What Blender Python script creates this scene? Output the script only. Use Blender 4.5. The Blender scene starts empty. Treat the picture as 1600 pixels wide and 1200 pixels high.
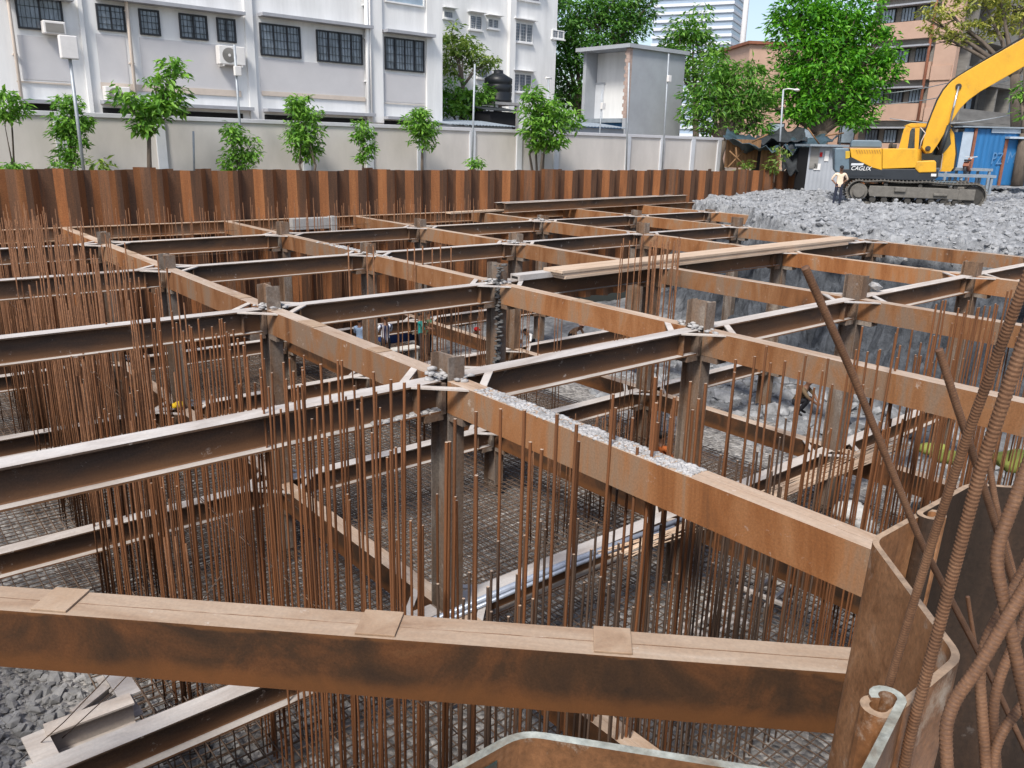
import bpy, bmesh, math, random
import numpy as np
from mathutils import Vector, Matrix, Quaternion, noise
random.seed(7)
SC = bpy.context.scene
COL = SC.collection
PI = math.pi
# ------------------------------------------------------------------ camera model
FPX, PIT, ROL, TH, CZ = 1264.875, 0.28827711, 0.02562937, 0.70323574, 1.7
def _cam():
    cp, sp = math.cos(PIT), math.sin(PIT); cr, sr = math.cos(ROL), math.sin(ROL)
    r = np.array([[1, 0, 0], [0, -sp, -cp], [0, cp, -sp]])
    r = np.array([[cr, -sr, 0], [sr, cr, 0], [0, 0, 1]]) @ r
    g = np.array([[math.cos(TH), math.sin(TH), 0], [-math.sin(TH), math.cos(TH), 0], [0, 0, 1]])
    return r @ g.T
RC = _cam()
def at(px, py, X=None, Y=None, Z=None, d=None):
    """point of the place seen at photo pixel (px, py) on a given plane, or at forward distance d"""
    r = RC.T @ np.array([(px - 800) / FPX, (py - 600) / FPX, 1.0])
    t = X / r[0] if X is not None else Y / r[1] if Y is not None else (Z - CZ) / r[2] if Z is not None else d
    return Vector((r[0] * t, r[1] * t, r[2] * t + CZ))
def dist(p):
    return float(RC[2] @ np.array([p[0], p[1], p[2] - CZ]))
RIGHT = Vector((RC[0][0], RC[0][1], 0)).normalized()
AWAY = Vector((-RIGHT.y, RIGHT.x, 0))

# ------------------------------------------------------------------ objects
def tag(o, label=None, cat=None, group=None, kind=None):
    if label: o['label'] = label
    if cat: o['category'] = cat
    if group: o['group'] = group
    if kind: o['kind'] = kind
    return o
def thing(name, label, cat, loc=(0, 0, 0), rz=0.0, group=None):
    o = bpy.data.objects.new(name, None); COL.objects.link(o)
    o.location = loc; o.rotation_euler = (0, 0, rz); o.empty_display_size = .2
    return tag(o, label, cat, group)
class MB:
    def __init__(s): s.v = []; s.f = []; s.m = []; s.cur = 0; s.sm = []; s.smooth = False
    def vert(s, p): s.v.append((p[0], p[1], p[2])); return len(s.v) - 1
    def face(s, ids, m=None): s.f.append(tuple(ids)); s.m.append(s.cur if m is None else m); s.sm.append(s.smooth)
    def poly(s, pts, m=None): s.face([s.vert(p) for p in pts], m)
    def box(s, x0, x1, y0, y1, z0, z1, m=None, top=None):
        i = len(s.v)
        for z in (z0, z1):
            for x, y in ((x0, y0), (x1, y0), (x1, y1), (x0, y1)): s.v.append((x, y, z))
        for q in ((3, 2, 1, 0), (0, 1, 5, 4), (1, 2, 6, 5), (2, 3, 7, 6), (3, 0, 4, 7)): s.face([i + k for k in q], m)
        s.face([i + 4, i + 5, i + 6, i + 7], m if top is None else top)
    def obox(s, c, ax, ay, az, m=None):
        """box about c with half-axis vectors"""
        c, ax, ay, az = Vector(c), Vector(ax), Vector(ay), Vector(az); i = len(s.v)
        for k in (-1, 1):
            for a, b in ((-1, -1), (1, -1), (1, 1), (-1, 1)): s.vert(c + a * ax + b * ay + k * az)
        for q in ((3, 2, 1, 0), (0, 1, 5, 4), (1, 2, 6, 5), (2, 3, 7, 6), (3, 0, 4, 7), (4, 5, 6, 7)): s.face([i + k for k in q], m)
    def bar(s, a, b, w, h=None, up=(0, 0, 1), m=None):
        a, b = Vector(a), Vector(b); d = (b - a); L = d.length
        if L < 1e-6: return
        d /= L; u = Vector(up)
        if abs(d.dot(u)) > .98: u = Vector((1, 0, 0))
        sd = d.cross(u).normalized(); u = sd.cross(d)
        s.obox((a + b) / 2, d * L / 2, sd * w / 2, u * (h or w) / 2, m)
    def prism(s, prof, fn0, fn1, m=None, caps=True, mf=None):
        """closed 2D profile mapped by fn0/fn1 to the two ends"""
        n = len(prof); i = len(s.v)
        for p in prof: s.vert(fn0(p))
        for p in prof: s.vert(fn1(p))
        for k in range(n):
            k2 = (k + 1) % n
            s.face([i + k, i + k2, i + n + k2, i + n + k], mf(k) if mf else m)
        if caps:
            s.face([i + k for k in range(n)][::-1], m); s.face([i + n + k for k in range(n)], m)
    def tube(s, pts, r, n=6, caps=True, m=None):
        pts = [Vector(p) for p in pts]; rr = r if isinstance(r, (list, tuple)) else [r] * len(pts)
        d = (pts[1] - pts[0]).normalized(); u = Vector((0, 0, 1)) if abs(d.z) < .9 else Vector((1, 0, 0))
        u = (u - d * u.dot(d)).normalized(); rings = []
        for k, p in enumerate(pts):
            a = pts[max(k - 1, 0)]; b = pts[min(k + 1, len(pts) - 1)]; d = (b - a).normalized()
            u = (u - d * u.dot(d)).normalized(); w = d.cross(u)
            rings.append([s.vert(p + (u * math.cos(t) + w * math.sin(t)) * rr[k]) for t in [2 * PI * q / n for q in range(n)]])
        sm = s.smooth; s.smooth = True
        for a, b in zip(rings, rings[1:]):
            for q in range(n): s.face([a[q], a[(q + 1) % n], b[(q + 1) % n], b[q]], m)
        s.smooth = sm
        if caps: s.face(rings[0][::-1], m); s.face(rings[-1], m)
    def ball(s, c, r, seg=10, rings=7, sc=(1, 1, 1), m=None):
        c = Vector(c); i = []
        for a in range(1, rings):
            t = PI * a / rings
            i.append([s.vert((c.x + sc[0] * r * math.sin(t) * math.cos(2 * PI * b / seg), c.y + sc[1] * r * math.sin(t) * math.sin(2 * PI * b / seg), c.z + sc[2] * r * math.cos(t))) for b in range(seg)])
        tp = s.vert((c.x, c.y, c.z + sc[2] * r)); bt = s.vert((c.x, c.y, c.z - sc[2] * r)); sm = s.smooth; s.smooth = True
        for b in range(seg):
            s.face([tp, i[0][b], i[0][(b + 1) % seg]], m); s.face([i[-1][(b + 1) % seg], i[-1][b], bt], m)
            for a in range(len(i) - 1): s.face([i[a][b], i[a + 1][b], i[a + 1][(b + 1) % seg], i[a][(b + 1) % seg]], m)
        s.smooth = sm
    def rotz(s, a, about=(0, 0)):
        c, d = math.cos(a), math.sin(a)
        s.v = [(about[0] + c * (x - about[0]) - d * (y - about[1]), about[1] + d * (x - about[0]) + c * (y - about[1]), z) for x, y, z in s.v]
    def mesh(s, name, mats):
        me = bpy.data.meshes.new(name); me.from_pydata(s.v, [], s.f)
        for m in (mats if isinstance(mats, (list, tuple)) else [mats]): me.materials.append(m)
        me.polygons.foreach_set('material_index', s.m); me.polygons.foreach_set('use_smooth', s.sm)
        me.update(); return me
    def build(s, name, mats, parent=None, loc=(0, 0, 0), rz=0, fix=False, bev=0):
        me = s.mesh(name, mats)
        if fix or bev:
            bm = bmesh.new(); bm.from_mesh(me)
            if bev:
                bmesh.ops.remove_doubles(bm, verts=bm.verts, dist=1e-4)
                bmesh.ops.bevel(bm, geom=[e for e in bm.edges if len(e.link_faces) == 2 and e.calc_face_angle(0) > .5], offset=bev, segments=2, affect='EDGES', profile=.5, clamp_overlap=True)
            bmesh.ops.recalc_face_normals(bm, faces=bm.faces); bm.to_mesh(me); bm.free()
        o = bpy.data.objects.new(name, me); COL.objects.link(o); o.location = loc; o.rotation_euler = (0, 0, rz)
        if parent: o.parent = parent
        return o
def copy_tree(o, parent=None):
    c = o.copy(); COL.objects.link(c)
    if parent: c.parent = parent
    for ch in list(o.children): copy_tree(ch, c)
    return c

# ------------------------------------------------------------------ materials
def newmat(name):
    m = bpy.data.materials.new(name); m.use_nodes = True; nt = m.node_tree
    return m, nt, nt.nodes['Principled BSDF']
def N(nt, t, **k):
    n = nt.nodes.new(t)
    for a, b in k.items():
        if a.startswith('i_'):
            n.inputs[int(a[2:]) if a[2:].isdigit() else a[2:].replace('_', ' ')].default_value = b
        else: setattr(n, a, b)
    return n
def ramp(nt, fac, stops):
    r = N(nt, 'ShaderNodeValToRGB'); e = r.color_ramp.elements
    while len(e) < len(stops): e.new(.5)
    for q, (p, c) in zip(e, stops): q.position = p; q.color = (*c, 1) if len(c) == 3 else c
    nt.links.new(fac, r.inputs[0]); return r.outputs[0]
def coords(nt, scale=(1, 1, 1), rnd=True):
    tc = N(nt, 'ShaderNodeTexCoord'); mp = N(nt, 'ShaderNodeMapping'); mp.inputs['Scale'].default_value = scale
    nt.links.new(tc.outputs['Object'], mp.inputs['Vector'])
    if rnd:
        oi = N(nt, 'ShaderNodeObjectInfo'); ml = N(nt, 'ShaderNodeMath', operation='MULTIPLY', i_1=37.0)
        nt.links.new(oi.outputs['Random'], ml.inputs[0]); nt.links.new(ml.outputs[0], mp.inputs['Location'])
    return mp.outputs[0]
def tex(nt, vec, scale, detail=6, rough=.6, kind='ShaderNodeTexNoise', dist=0):
    t = N(nt, kind); nt.links.new(vec, t.inputs['Vector']); t.inputs['Scale'].default_value = scale
    if kind == 'ShaderNodeTexNoise':
        t.inputs['Detail'].default_value = detail; t.inputs['Roughness'].default_value = rough; t.inputs['Distortion'].default_value = dist
    return t
def mixc(nt, fac, a, b, mode='MIX'):
    m = N(nt, 'ShaderNodeMix', data_type='RGBA', blend_type=mode)
    for s, q in ((m.inputs['Factor'], fac), (m.inputs['A'], a), (m.inputs['B'], b)):
        if hasattr(q, 'links'): nt.links.new(q, s)
        else: s.default_value = q if not isinstance(q, tuple) else (*q, 1) if len(q) == 3 else q
    return m.outputs['Result']
def bump(nt, bs, h, st=.3, d=.02):
    b = N(nt, 'ShaderNodeBump'); b.inputs['Strength'].default_value = st; b.inputs['Distance'].default_value = d
    nt.links.new(h, b.inputs['Height']); nt.links.new(b.outputs[0], bs.inputs['Normal'])
def rust(name, stops, streak=(.5, .5, .5), sc=2.0, rough=.78, bst=.25, spec=(.62, .55, .48), amt=.0, tint=.35, gs=28, gr=(.55, 1.3), bd=.01, band=None):
    """weathered steel: big stretched patches, fine grain, a few pale scuffs"""
    m, nt, bs = newmat(name); v = coords(nt, streak); v2 = coords(nt)
    a = tex(nt, v, sc, 8, .65, dist=.6); col = ramp(nt, a.outputs['Fac'], stops)
    g = tex(nt, v2, gs, 5, .7); gr = ramp(nt, g.outputs['Fac'], [(.3, (gr[0],) * 3), (.7, (gr[1], gr[1] * .97, gr[1] * .94))])
    col = mixc(nt, .8, col, gr, 'MULTIPLY')
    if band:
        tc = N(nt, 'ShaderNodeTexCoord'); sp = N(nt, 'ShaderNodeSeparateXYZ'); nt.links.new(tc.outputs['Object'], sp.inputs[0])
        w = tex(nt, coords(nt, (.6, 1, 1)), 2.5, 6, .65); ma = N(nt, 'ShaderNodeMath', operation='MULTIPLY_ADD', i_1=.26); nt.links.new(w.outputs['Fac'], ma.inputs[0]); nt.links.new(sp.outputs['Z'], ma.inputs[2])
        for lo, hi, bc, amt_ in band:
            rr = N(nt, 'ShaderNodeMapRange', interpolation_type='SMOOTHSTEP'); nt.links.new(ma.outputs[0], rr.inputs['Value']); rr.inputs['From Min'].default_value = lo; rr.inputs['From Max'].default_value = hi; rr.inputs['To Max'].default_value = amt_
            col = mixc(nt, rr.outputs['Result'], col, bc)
    oi = N(nt, 'ShaderNodeObjectInfo'); r2 = ramp(nt, oi.outputs['Random'], [(0, (.72, .74, .78)), (.5, (1, 1, 1)), (1, (1.25, 1.15, 1.02))])
    col = mixc(nt, tint, col, r2, 'MULTIPLY')
    if amt:
        s = tex(nt, v2, 5.5, 9, .75); k = ramp(nt, s.outputs['Fac'], [(.62 - amt * .3, (0, 0, 0)), (.72 - amt * .2, (1, 1, 1))])
        col = mixc(nt, k, col, spec)
    nt.links.new(col, bs.inputs['Base Color']); bs.inputs['Roughness'].default_value = rough; bs.inputs['Metallic'].default_value = 0.0
    bs.inputs['Specular IOR Level'].default_value = .3
    bump(nt, bs, g.outputs['Fac'], bst, bd); return m
def plain(name, c, rough=.6, var=.25, sc=6, bst=.1, metal=0.0, spec=.4, streak=(1, 1, 1)):
    m, nt, bs = newmat(name); v = coords(nt, streak); a = tex(nt, v, sc, 7, .65)
    lo = tuple(x * (1 - var) for x in c); hi = tuple(min(1, x * (1 + var * .7)) for x in c)
    col = ramp(nt, a.outputs['Fac'], [(.25, lo), (.75, hi)])
    nt.links.new(col, bs.inputs['Base Color']); bs.inputs['Roughness'].default_value = rough; bs.inputs['Metallic'].default_value = metal
    bs.inputs['Specular IOR Level'].default_value = spec
    if bst: bump(nt, bs, a.outputs['Fac'], bst, .02)
    return m
def leafmat(name, dark, mid, light):
    m, nt, bs = newmat(name); g = N(nt, 'ShaderNodeNewGeometry'); v = coords(nt); c = tex(nt, v, .9, 3, .6)
    ad = N(nt, 'ShaderNodeMath', operation='MULTIPLY_ADD', i_1=.7); nt.links.new(g.outputs['Random Per Island'], ad.inputs[0])
    ms = N(nt, 'ShaderNodeMath', operation='MULTIPLY', i_1=.55); nt.links.new(c.outputs['Fac'], ms.inputs[0]); nt.links.new(ms.outputs[0], ad.inputs[2])
    col = ramp(nt, ad.outputs[0], [(.15, dark), (.5, mid), (.85, light)])
    nt.links.new(col, bs.inputs['Base Color']); bs.inputs['Roughness'].default_value = .5; bs.inputs['Specular IOR Level'].default_value = .35
    tr = N(nt, 'ShaderNodeBsdfTranslucent'); br = mixc(nt, 1.0, col, (1.5, 1.6, .7), 'MULTIPLY'); nt.links.new(br, tr.inputs['Color'])
    mx = N(nt, 'ShaderNodeMixShader'); mx.inputs[0].default_value = .3
    nt.links.new(bs.outputs[0], mx.inputs[1]); nt.links.new(tr.outputs[0], mx.inputs[2])
    nt.links.new(mx.outputs[0], nt.nodes['Material Output'].inputs['Surface']); return m
M = {}
M['orange'] = rust('rust_orange_steel', [(.28, (.085, .045, .025)), (.40, (.22, .09, .032)), (.50, (.29, .14, .062)), (.58, (.245, .165, .11)), (.66, (.29, .13, .05)), (.75, (.15, .075, .04))], (.75, 1, .16), 1.5, amt=.03, tint=.75, gs=45, gr=(.72, 1.2), spec=(.45, .38, .32))
M['web'] = rust('rust_dark_steel', [(.28, (.05, .037, .031)), (.45, (.105, .072, .053)), (.62, (.175, .10, .057)), (.78, (.17, .135, .11))], (.35, 1, 1.3), 1.5, amt=.03, tint=.85, gs=45, gr=(.7, 1.2), band=[(-.02, -.30, (.24, .11, .045), .65)])  # rust gathers low; dark upper web partly paints in the top flange's shade
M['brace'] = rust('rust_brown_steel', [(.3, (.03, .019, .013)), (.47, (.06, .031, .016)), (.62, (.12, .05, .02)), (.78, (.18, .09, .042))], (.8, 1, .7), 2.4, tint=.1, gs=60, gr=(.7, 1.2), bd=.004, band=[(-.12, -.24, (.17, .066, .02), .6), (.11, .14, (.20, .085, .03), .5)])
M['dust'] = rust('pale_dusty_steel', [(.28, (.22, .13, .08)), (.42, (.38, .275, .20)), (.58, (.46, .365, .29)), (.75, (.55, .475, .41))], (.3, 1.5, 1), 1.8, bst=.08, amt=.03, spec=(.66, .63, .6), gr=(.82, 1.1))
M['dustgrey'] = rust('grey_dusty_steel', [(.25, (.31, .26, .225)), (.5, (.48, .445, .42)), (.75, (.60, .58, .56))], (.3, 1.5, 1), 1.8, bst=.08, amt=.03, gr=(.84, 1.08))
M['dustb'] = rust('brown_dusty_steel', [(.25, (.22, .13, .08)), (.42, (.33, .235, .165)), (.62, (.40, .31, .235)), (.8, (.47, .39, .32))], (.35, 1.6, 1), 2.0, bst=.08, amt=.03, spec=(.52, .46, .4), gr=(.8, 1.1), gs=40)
M['seam'] = plain('dark_seam', (.17, .105, .068), .9)
M['void'] = plain('dark_inside', (.02, .017, .015), .95, .1, 3, 0)
M['bead'] = plain('rusty_weld', (.24, .15, .095), .9, .5, 20)
M['post'] = rust('grey_brown_post_steel', [(.28, (.08, .052, .036)), (.43, (.18, .115, .075)), (.56, (.185, .15, .125)), (.68, (.28, .25, .22)), (.8, (.20, .10, .05))], (1, 1, .3), 2.0, amt=.05, spec=(.42, .41, .40))
M['pile_o'] = rust('sheet_pile_orange_rust', [(.25, (.115, .05, .023)), (.5, (.225, .088, .033)), (.78, (.31, .135, .053))], (2.5, 2.5, .22), 1.2, tint=.4)
M['pile_d'] = rust('sheet_pile_brown_rust', [(.25, (.062, .036, .026)), (.5, (.12, .062, .036)), (.8, (.22, .09, .036))], (2.5, 2.5, .22), 1.2, tint=.35)
M['pile_m'] = rust('near_pile_dark_rust', [(.25, (.05, .025, .014)), (.43, (.13, .06, .026)), (.6, (.21, .10, .045)), (.8, (.32, .22, .15))], (2, 2, 1.7), 3.2, rough=.5, amt=.08, spec=(.34, .29, .24), gs=90, bd=.003)
M['pile_n'] = rust('near_pile_brown_rust', [(.25, (.075, .037, .019)), (.43, (.21, .095, .04)), (.6, (.33, .165, .078)), (.8, (.46, .33, .23))], (2, 2, 1.7), 3.2, rough=.5, amt=.13, spec=(.46, .38, .30), gs=90, bd=.003)
M['edge'] = plain('worn_pile_edge', (.34, .235, .155), .6, .55, 40)
M['edge_teal'] = rust('pale_teal_paint_edge', [(.3, (.16, .11, .075)), (.45, (.22, .22, .19)), (.65, (.38, .405, .375)), (.8, (.12, .2, .19))], (1, 1, 1), 11, tint=0, gs=60)
M['teal'] = rust('teal_paint_remnant', [(.35, (.10, .045, .025)), (.55, (.02, .085, .085)), (.75, (.03, .10, .10))], (1, 1, 3), 6, tint=0)
M['rebar'] = rust('rebar_rust', [(.25, (.085, .042, .022)), (.5, (.17, .077, .036)), (.8, (.25, .125, .06))], (1, 1, 1), 6, tint=.6)
M['rebar_o'] = rust('rebar_orange_rust', [(.25, (.10, .043, .02)), (.5, (.20, .083, .035)), (.8, (.29, .14, .066))], (1, 1, 1), 6, tint=.6)
M['rebar_d'] = rust('rebar_dark', [(.25, (.055, .038, .03)), (.5, (.105, .07, .052)), (.8, (.21, .13, .085))], (1, 1, 1), 3, tint=.3)
M['matbar'] = rust('mat_rebar', [(.25, (.07, .046, .034)), (.5, (.13, .09, .066)), (.8, (.22, .155, .115))], (1, 1, 1), 1.2, tint=.0)
M['rebar_n'] = rust('ribbed_rebar_rust', [(.25, (.07, .037, .023)), (.5, (.125, .065, .038)), (.8, (.18, .10, .06))], (1, 1, 1), 14, rough=.65, bst=.3, tint=.3, gs=260, bd=.0012, gr=(.75, 1.2))
M['mortar'] = plain('spilt_mortar', (.40, .39, .385), .95, .55, 9, .8)
M['grout'] = plain('grey_grout', (.11, .108, .107), .95, .5, 9, .8)
M['concrete'] = plain('grey_concrete', (.36, .35, .34), .9, .25, 8, .3)
M['white'] = plain('white_painted_wall', (.75, .75, .745), .8, .15, 1.0, .05, streak=(1.6, 1.6, .22))
M['greyp'] = plain('grey_lilac_panel', (.55, .54, .55), .85, .06, 1.2, .05)
M['ledge'] = plain('grey_ledge', (.34, .35, .38), .85, .15, 3)
M['cream'] = plain('cream_trim', (.58, .50, .43), .8, .12, 2)
M['black'] = plain('black_frame', (.018, .02, .025), .45, .2, 5, 0)
M['pane'] = plain('dark_window_glass', (.17, .205, .25), .12, .75, 2.8, 0, spec=.8, streak=(1.6, 1, .5))
M['pane_l'] = plain('pale_window_glass', (.30, .38, .46), .1, .3, 2, 0, spec=.8)
M['grille'] = plain('white_grille', (.5, .5, .52), .6, .1, 3, 0)
M['pile_shade'] = rust('near_pile_shaded_rust', [(.3, (.016, .011, .008)), (.55, (.035, .022, .015)), (.8, (.07, .038, .022))], (3, 3, .8), 2.5, rough=.55, amt=.03, spec=(.14, .12, .11), gs=90, bd=.003)  # near-black: shade on the wall's outer side put into the pile colour
M['rib'] = rust('worn_rib', [(.25, (.11, .058, .033)), (.5, (.18, .095, .053)), (.8, (.24, .14, .082))], (1, 1, 1), 14, rough=.6, gs=260, bd=.0012, tint=.2)
M['plate'] = rust('thin_steel_plate', [(.25, (.24, .15, .095)), (.5, (.36, .255, .175)), (.8, (.44, .345, .26))], (1, 1, 1), 3, tint=0, gs=50, gr=(.85, 1.08), bst=.1)
M['dark'] = plain('dark_opening', (.012, .012, .014), .9, .3, 2, 0)
M['bwall'] = plain('grey_beige_wall', (.585, .55, .515), .9, .16, .8, .08, streak=(1, 1, .4))
M['coping'] = plain('pale_coping', (.56, .56, .58), .85, .1, 2)
M['pil'] = plain('light_grey_pilaster', (.58, .60, .63), .8, .1, 2)
M['galv'] = plain('galvanised_pole', (.36, .39, .42), .5, .2, 6, 0, metal=.3)
M['acw'] = plain('white_plastic', (.72, .70, .68), .5, .08, 4, 0)
M['grey'] = plain('grey_render', (.35, .37, .40), .85, .12, .9, .08)
M['tank'] = plain('black_tank', (.015, .017, .02), .4, .2, 3, 0)
M['steelroof'] = plain('grey_sheet_roof', (.25, .29, .33), .6, .3, 1.5, .1)
M['tarp'] = plain('blue_grey_tarp', (.045, .075, .095), .5, .6, 1.8, .5)
M['tarpd'] = plain('black_net', (.03, .035, .04), .8, .5, 2.5, .4)
M['bamboo'] = plain('brown_sheet', (.22, .12, .055), .8, .35, 2, .1, streak=(6, 6, .4))
M['blue'] = plain('blue_sheet', (.025, .15, .36), .5, .25, 1.5, .05, streak=(3, 3, .4))
M['bluepale'] = plain('pale_blue_fascia', (.40, .47, .55), .6, .15, 3)
M['peach'] = plain('peach_render', (.50, .335, .255), .85, .15, .5, .05)
M['beige'] = plain('beige_render', (.46, .40, .32), .85, .15, .5, .05)
M['weather'] = plain('weathered_grey_render', (.22, .21, .195), .9, .4, .8, .1, streak=(.4, .4, 2))
M['brick'] = plain('brick_red', (.25, .10, .06), .9, .3, 3, .1)
M['cedge'] = plain('toothed_brick_edge', (.40, .30, .26), .9, .3, 6)
M['yellow'] = rust('excavator_yellow', [(.25, (.40, .22, .04)), (.42, (.64, .345, .03)), (.7, (.74, .41, .032))], (1, 1, .6), 1.2, rough=.45, bst=.03, amt=.03, spec=(.35, .24, .10), gs=14, gr=(.88, 1.05), tint=0)
M['yellow2'] = plain('excavator_dull_yellow', (.55, .35, .03), .5, .2, 2, .03)
M['char'] = plain('charcoal_paint', (.022, .027, .034), .5, .25, 2, .03)
M['slate'] = plain('slate_paint', (.12, .17, .21), .5, .2, 2, .03)
M['track'] = plain('dusty_track_steel', (.145, .135, .12), .8, .35, 5, .3)
M['trackd'] = plain('dark_track', (.05, .047, .043), .85, .35, 5, .3)
M['chrome'] = plain('chrome_rod', (.6, .6, .6), .2, .05, 3, 0, metal=.9)
M['cabglass'] = plain('cab_glass', (.02, .035, .045), .08, .5, 2, 0, spec=.9)
M['glass_t'] = plain('tower_glass', (.30, .38, .48), .25, .15, .05, 0, spec=.6)
M['band'] = plain('tower_band', (.62, .66, .72), .5, .1, .05, 0)
M['mast'] = plain('white_mast', (.8, .8, .82), .6, .05, 1, 0)
M['bark'] = plain('grey_bark', (.12, .095, .075), .95, .4, 6, .6, streak=(1, 1, .3))
M['plank'] = rust('dusty_plank', [(.25, (.42, .29, .20)), (.5, (.53, .40, .295)), (.8, (.60, .48, .38))], (.4, 3, 1), 2.2, tint=.1, gs=50, gr=(.86, 1.08), bst=.1)
M['pipe'] = plain('blue_silver_pipe', (.42, .47, .56), .35, .25, 5, 0, metal=.3)
M['plastic'] = plain('clear_plastic_sheet', (.52, .55, .6), .25, .35, 9, .9, spec=.7)
M['skin'] = plain('brown_skin', (.20, .10, .062), .6, .15, 8, 0)
M['hair'] = plain('black_hair', (.012, .01, .01), .6, .3, 20, 0)
def fabric(name, c): M[name] = plain(name, c, .85, .2, 9, .2); return M[name]
for n_, c_ in dict(peach_shirt=(.80, .62, .47), navy_trousers=(.022, .026, .045), blue_shirt=(.35, .47, .65), teal_shirt=(.01, .22, .20), green_shirt=(.05, .12, .07), dark_trousers=(.02, .02, .025), tan_shirt=(.48, .28, .16), white_shirt=(.68, .68, .68), grey_shirt=(.22, .24, .24), orange_vest=(.5, .13, .03), brown_shirt=(.15, .10, .055), yellow_helmet=(.75, .48, .02), white_sack=(.6, .58, .54), lime_net=(.27, .30, .07), red_plastic=(.5, .02, .02), indigo_shirt=(.05, .07, .2), pink_helmet=(.75, .42, .30), navy_tarp=(.02, .05, .18)).items(): fabric(n_, c_)
m_, nt_, bs_ = newmat('striped_shirt'); w_ = N(nt_, 'ShaderNodeTexWave', wave_type='BANDS', bands_direction='X'); w_.inputs['Scale'].default_value = 2.6
nt_.links.new(coords(nt_, rnd=False), w_.inputs['Vector']); nt_.links.new(ramp(nt_, w_.outputs['Fac'], [(.45, (.65, .68, .75)), (.55, (.02, .035, .10))]), bs_.inputs['Base Color']); M['striped'] = m_
def ground(name, stops, sc, bst, bd, stone=None):
    m, nt, bs = newmat(name); v = coords(nt, rnd=False); a = tex(nt, v, sc, 10, .7); col = ramp(nt, a.outputs['Fac'], stops); h = a.outputs['Fac']
    if stone:
        vo = tex(nt, v, stone, kind='ShaderNodeTexVoronoi'); wv = ramp(nt, vo.outputs['Color'], [(.1, (.45, .45, .47)), (.9, (1.4, 1.4, 1.4))])
        col = mixc(nt, .85, col, wv, 'MULTIPLY'); ed = ramp(nt, vo.outputs['Distance'], [(0, (1, 1, 1)), (.75, (0, 0, 0))]); h = ed
    nt.links.new(col, bs.inputs['Base Color']); bs.inputs['Roughness'].default_value = .92; bs.inputs['Specular IOR Level'].default_value = .25
    bump(nt, bs, h, bst, bd); return m
M['gravel'] = ground('grey_gravel', [(.3, (.16, .148, .137)), (.5, (.30, .285, .268)), (.75, (.42, .405, .39))], 3, 1.0, .05, 11)
M['rock'] = ground('blue_grey_rock', [(.30, (.13, .135, .143)), (.5, (.28, .288, .30)), (.70, (.44, .448, .46))], 2.2, 1.0, .15)
nt_ = M['rock'].node_tree; bs_ = nt_.nodes['Principled BSDF']; src_ = bs_.inputs['Base Color'].links[0].from_socket
g_ = N(nt_, 'ShaderNodeNewGeometry'); sp_ = N(nt_, 'ShaderNodeSeparateXYZ'); nt_.links.new(g_.outputs['Position'], sp_.inputs[0])
nz_ = tex(nt_, coords(nt_, (1, 1, .4), False), .8, 6, .65); ma_ = N(nt_, 'ShaderNodeMath', operation='MULTIPLY_ADD', i_1=1.2); nt_.links.new(nz_.outputs['Fac'], ma_.inputs[0]); nt_.links.new(sp_.outputs['Z'], ma_.inputs[2])
mr_ = N(nt_, 'ShaderNodeMapRange'); nt_.links.new(ma_.outputs[0], mr_.inputs['Value']); mr_.inputs['From Min'].default_value = -7; mr_.inputs['From Max'].default_value = 0
k_ = ramp(nt_, mr_.outputs['Result'], [(.22, (.8, .8, .8)), (.33, (.27, .29, .32)), (.80, (.27, .29, .32)), (.88, (.95, .95, .95))])
nt_.links.new(mixc(nt_, 1.0, src_, k_, 'MULTIPLY'), bs_.inputs['Base Color'])
M['stone'] = plain('broken_stone', (.30, .306, .316), .9, .65, 3.2, .8)
M['pebble'] = plain('grey_stone', (.30, .295, .29), .85, .6, 2.6, .3)
M['earth'] = ground('dusty_earth', [(.3, (.16, .13, .10)), (.5, (.25, .21, .17)), (.75, (.33, .29, .25))], 2, .6, .05)
M['leaf_young'] = leafmat('young_leaf', (.03, .10, .012), (.095, .235, .028), (.21, .40, .06))
M['leaf_bright'] = leafmat('bright_leaf', (.015, .075, .008), (.06, .225, .014), (.16, .40, .03))
M['leaf_dark'] = leafmat('dark_leaf', (.016, .065, .012), (.05, .155, .024), (.12, .26, .045))
M['leaf_mid'] = leafmat('mid_leaf', (.026, .095, .014), (.08, .215, .03), (.19, .36, .06))
M['leaf_yel'] = leafmat('yellow_leaf', (.09, .13, .02), (.22, .25, .05), (.42, .40, .10))
M['leaf_lime'] = leafmat('lime_leaf', (.05, .12, .02), (.13, .22, .04), (.26, .34, .08))
# ------------------------------------------------------------------ grid of the strutting
AX = dict(A=5.8625, B=11.0824, C=16.2666, D=22.125, E=27.6987, F=33.0)
LY = {1: 8.2082, 2: 13.6616, 3: 19.178, 4: 24.451}
ZT, ZL, ZMAT, ZG = -1.2, -4.535, -5.9, -6.2
YFAR, YNEAR = 29.0, .75
LINE = dict(A='first', B='second', C='third', D='fourth', E='fifth', F='sixth')
NLINE = {1: 'nearest', 2: 'second nearest', 3: 'third nearest', 4: 'farthest'}
BW, BH = .27, .42

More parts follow.
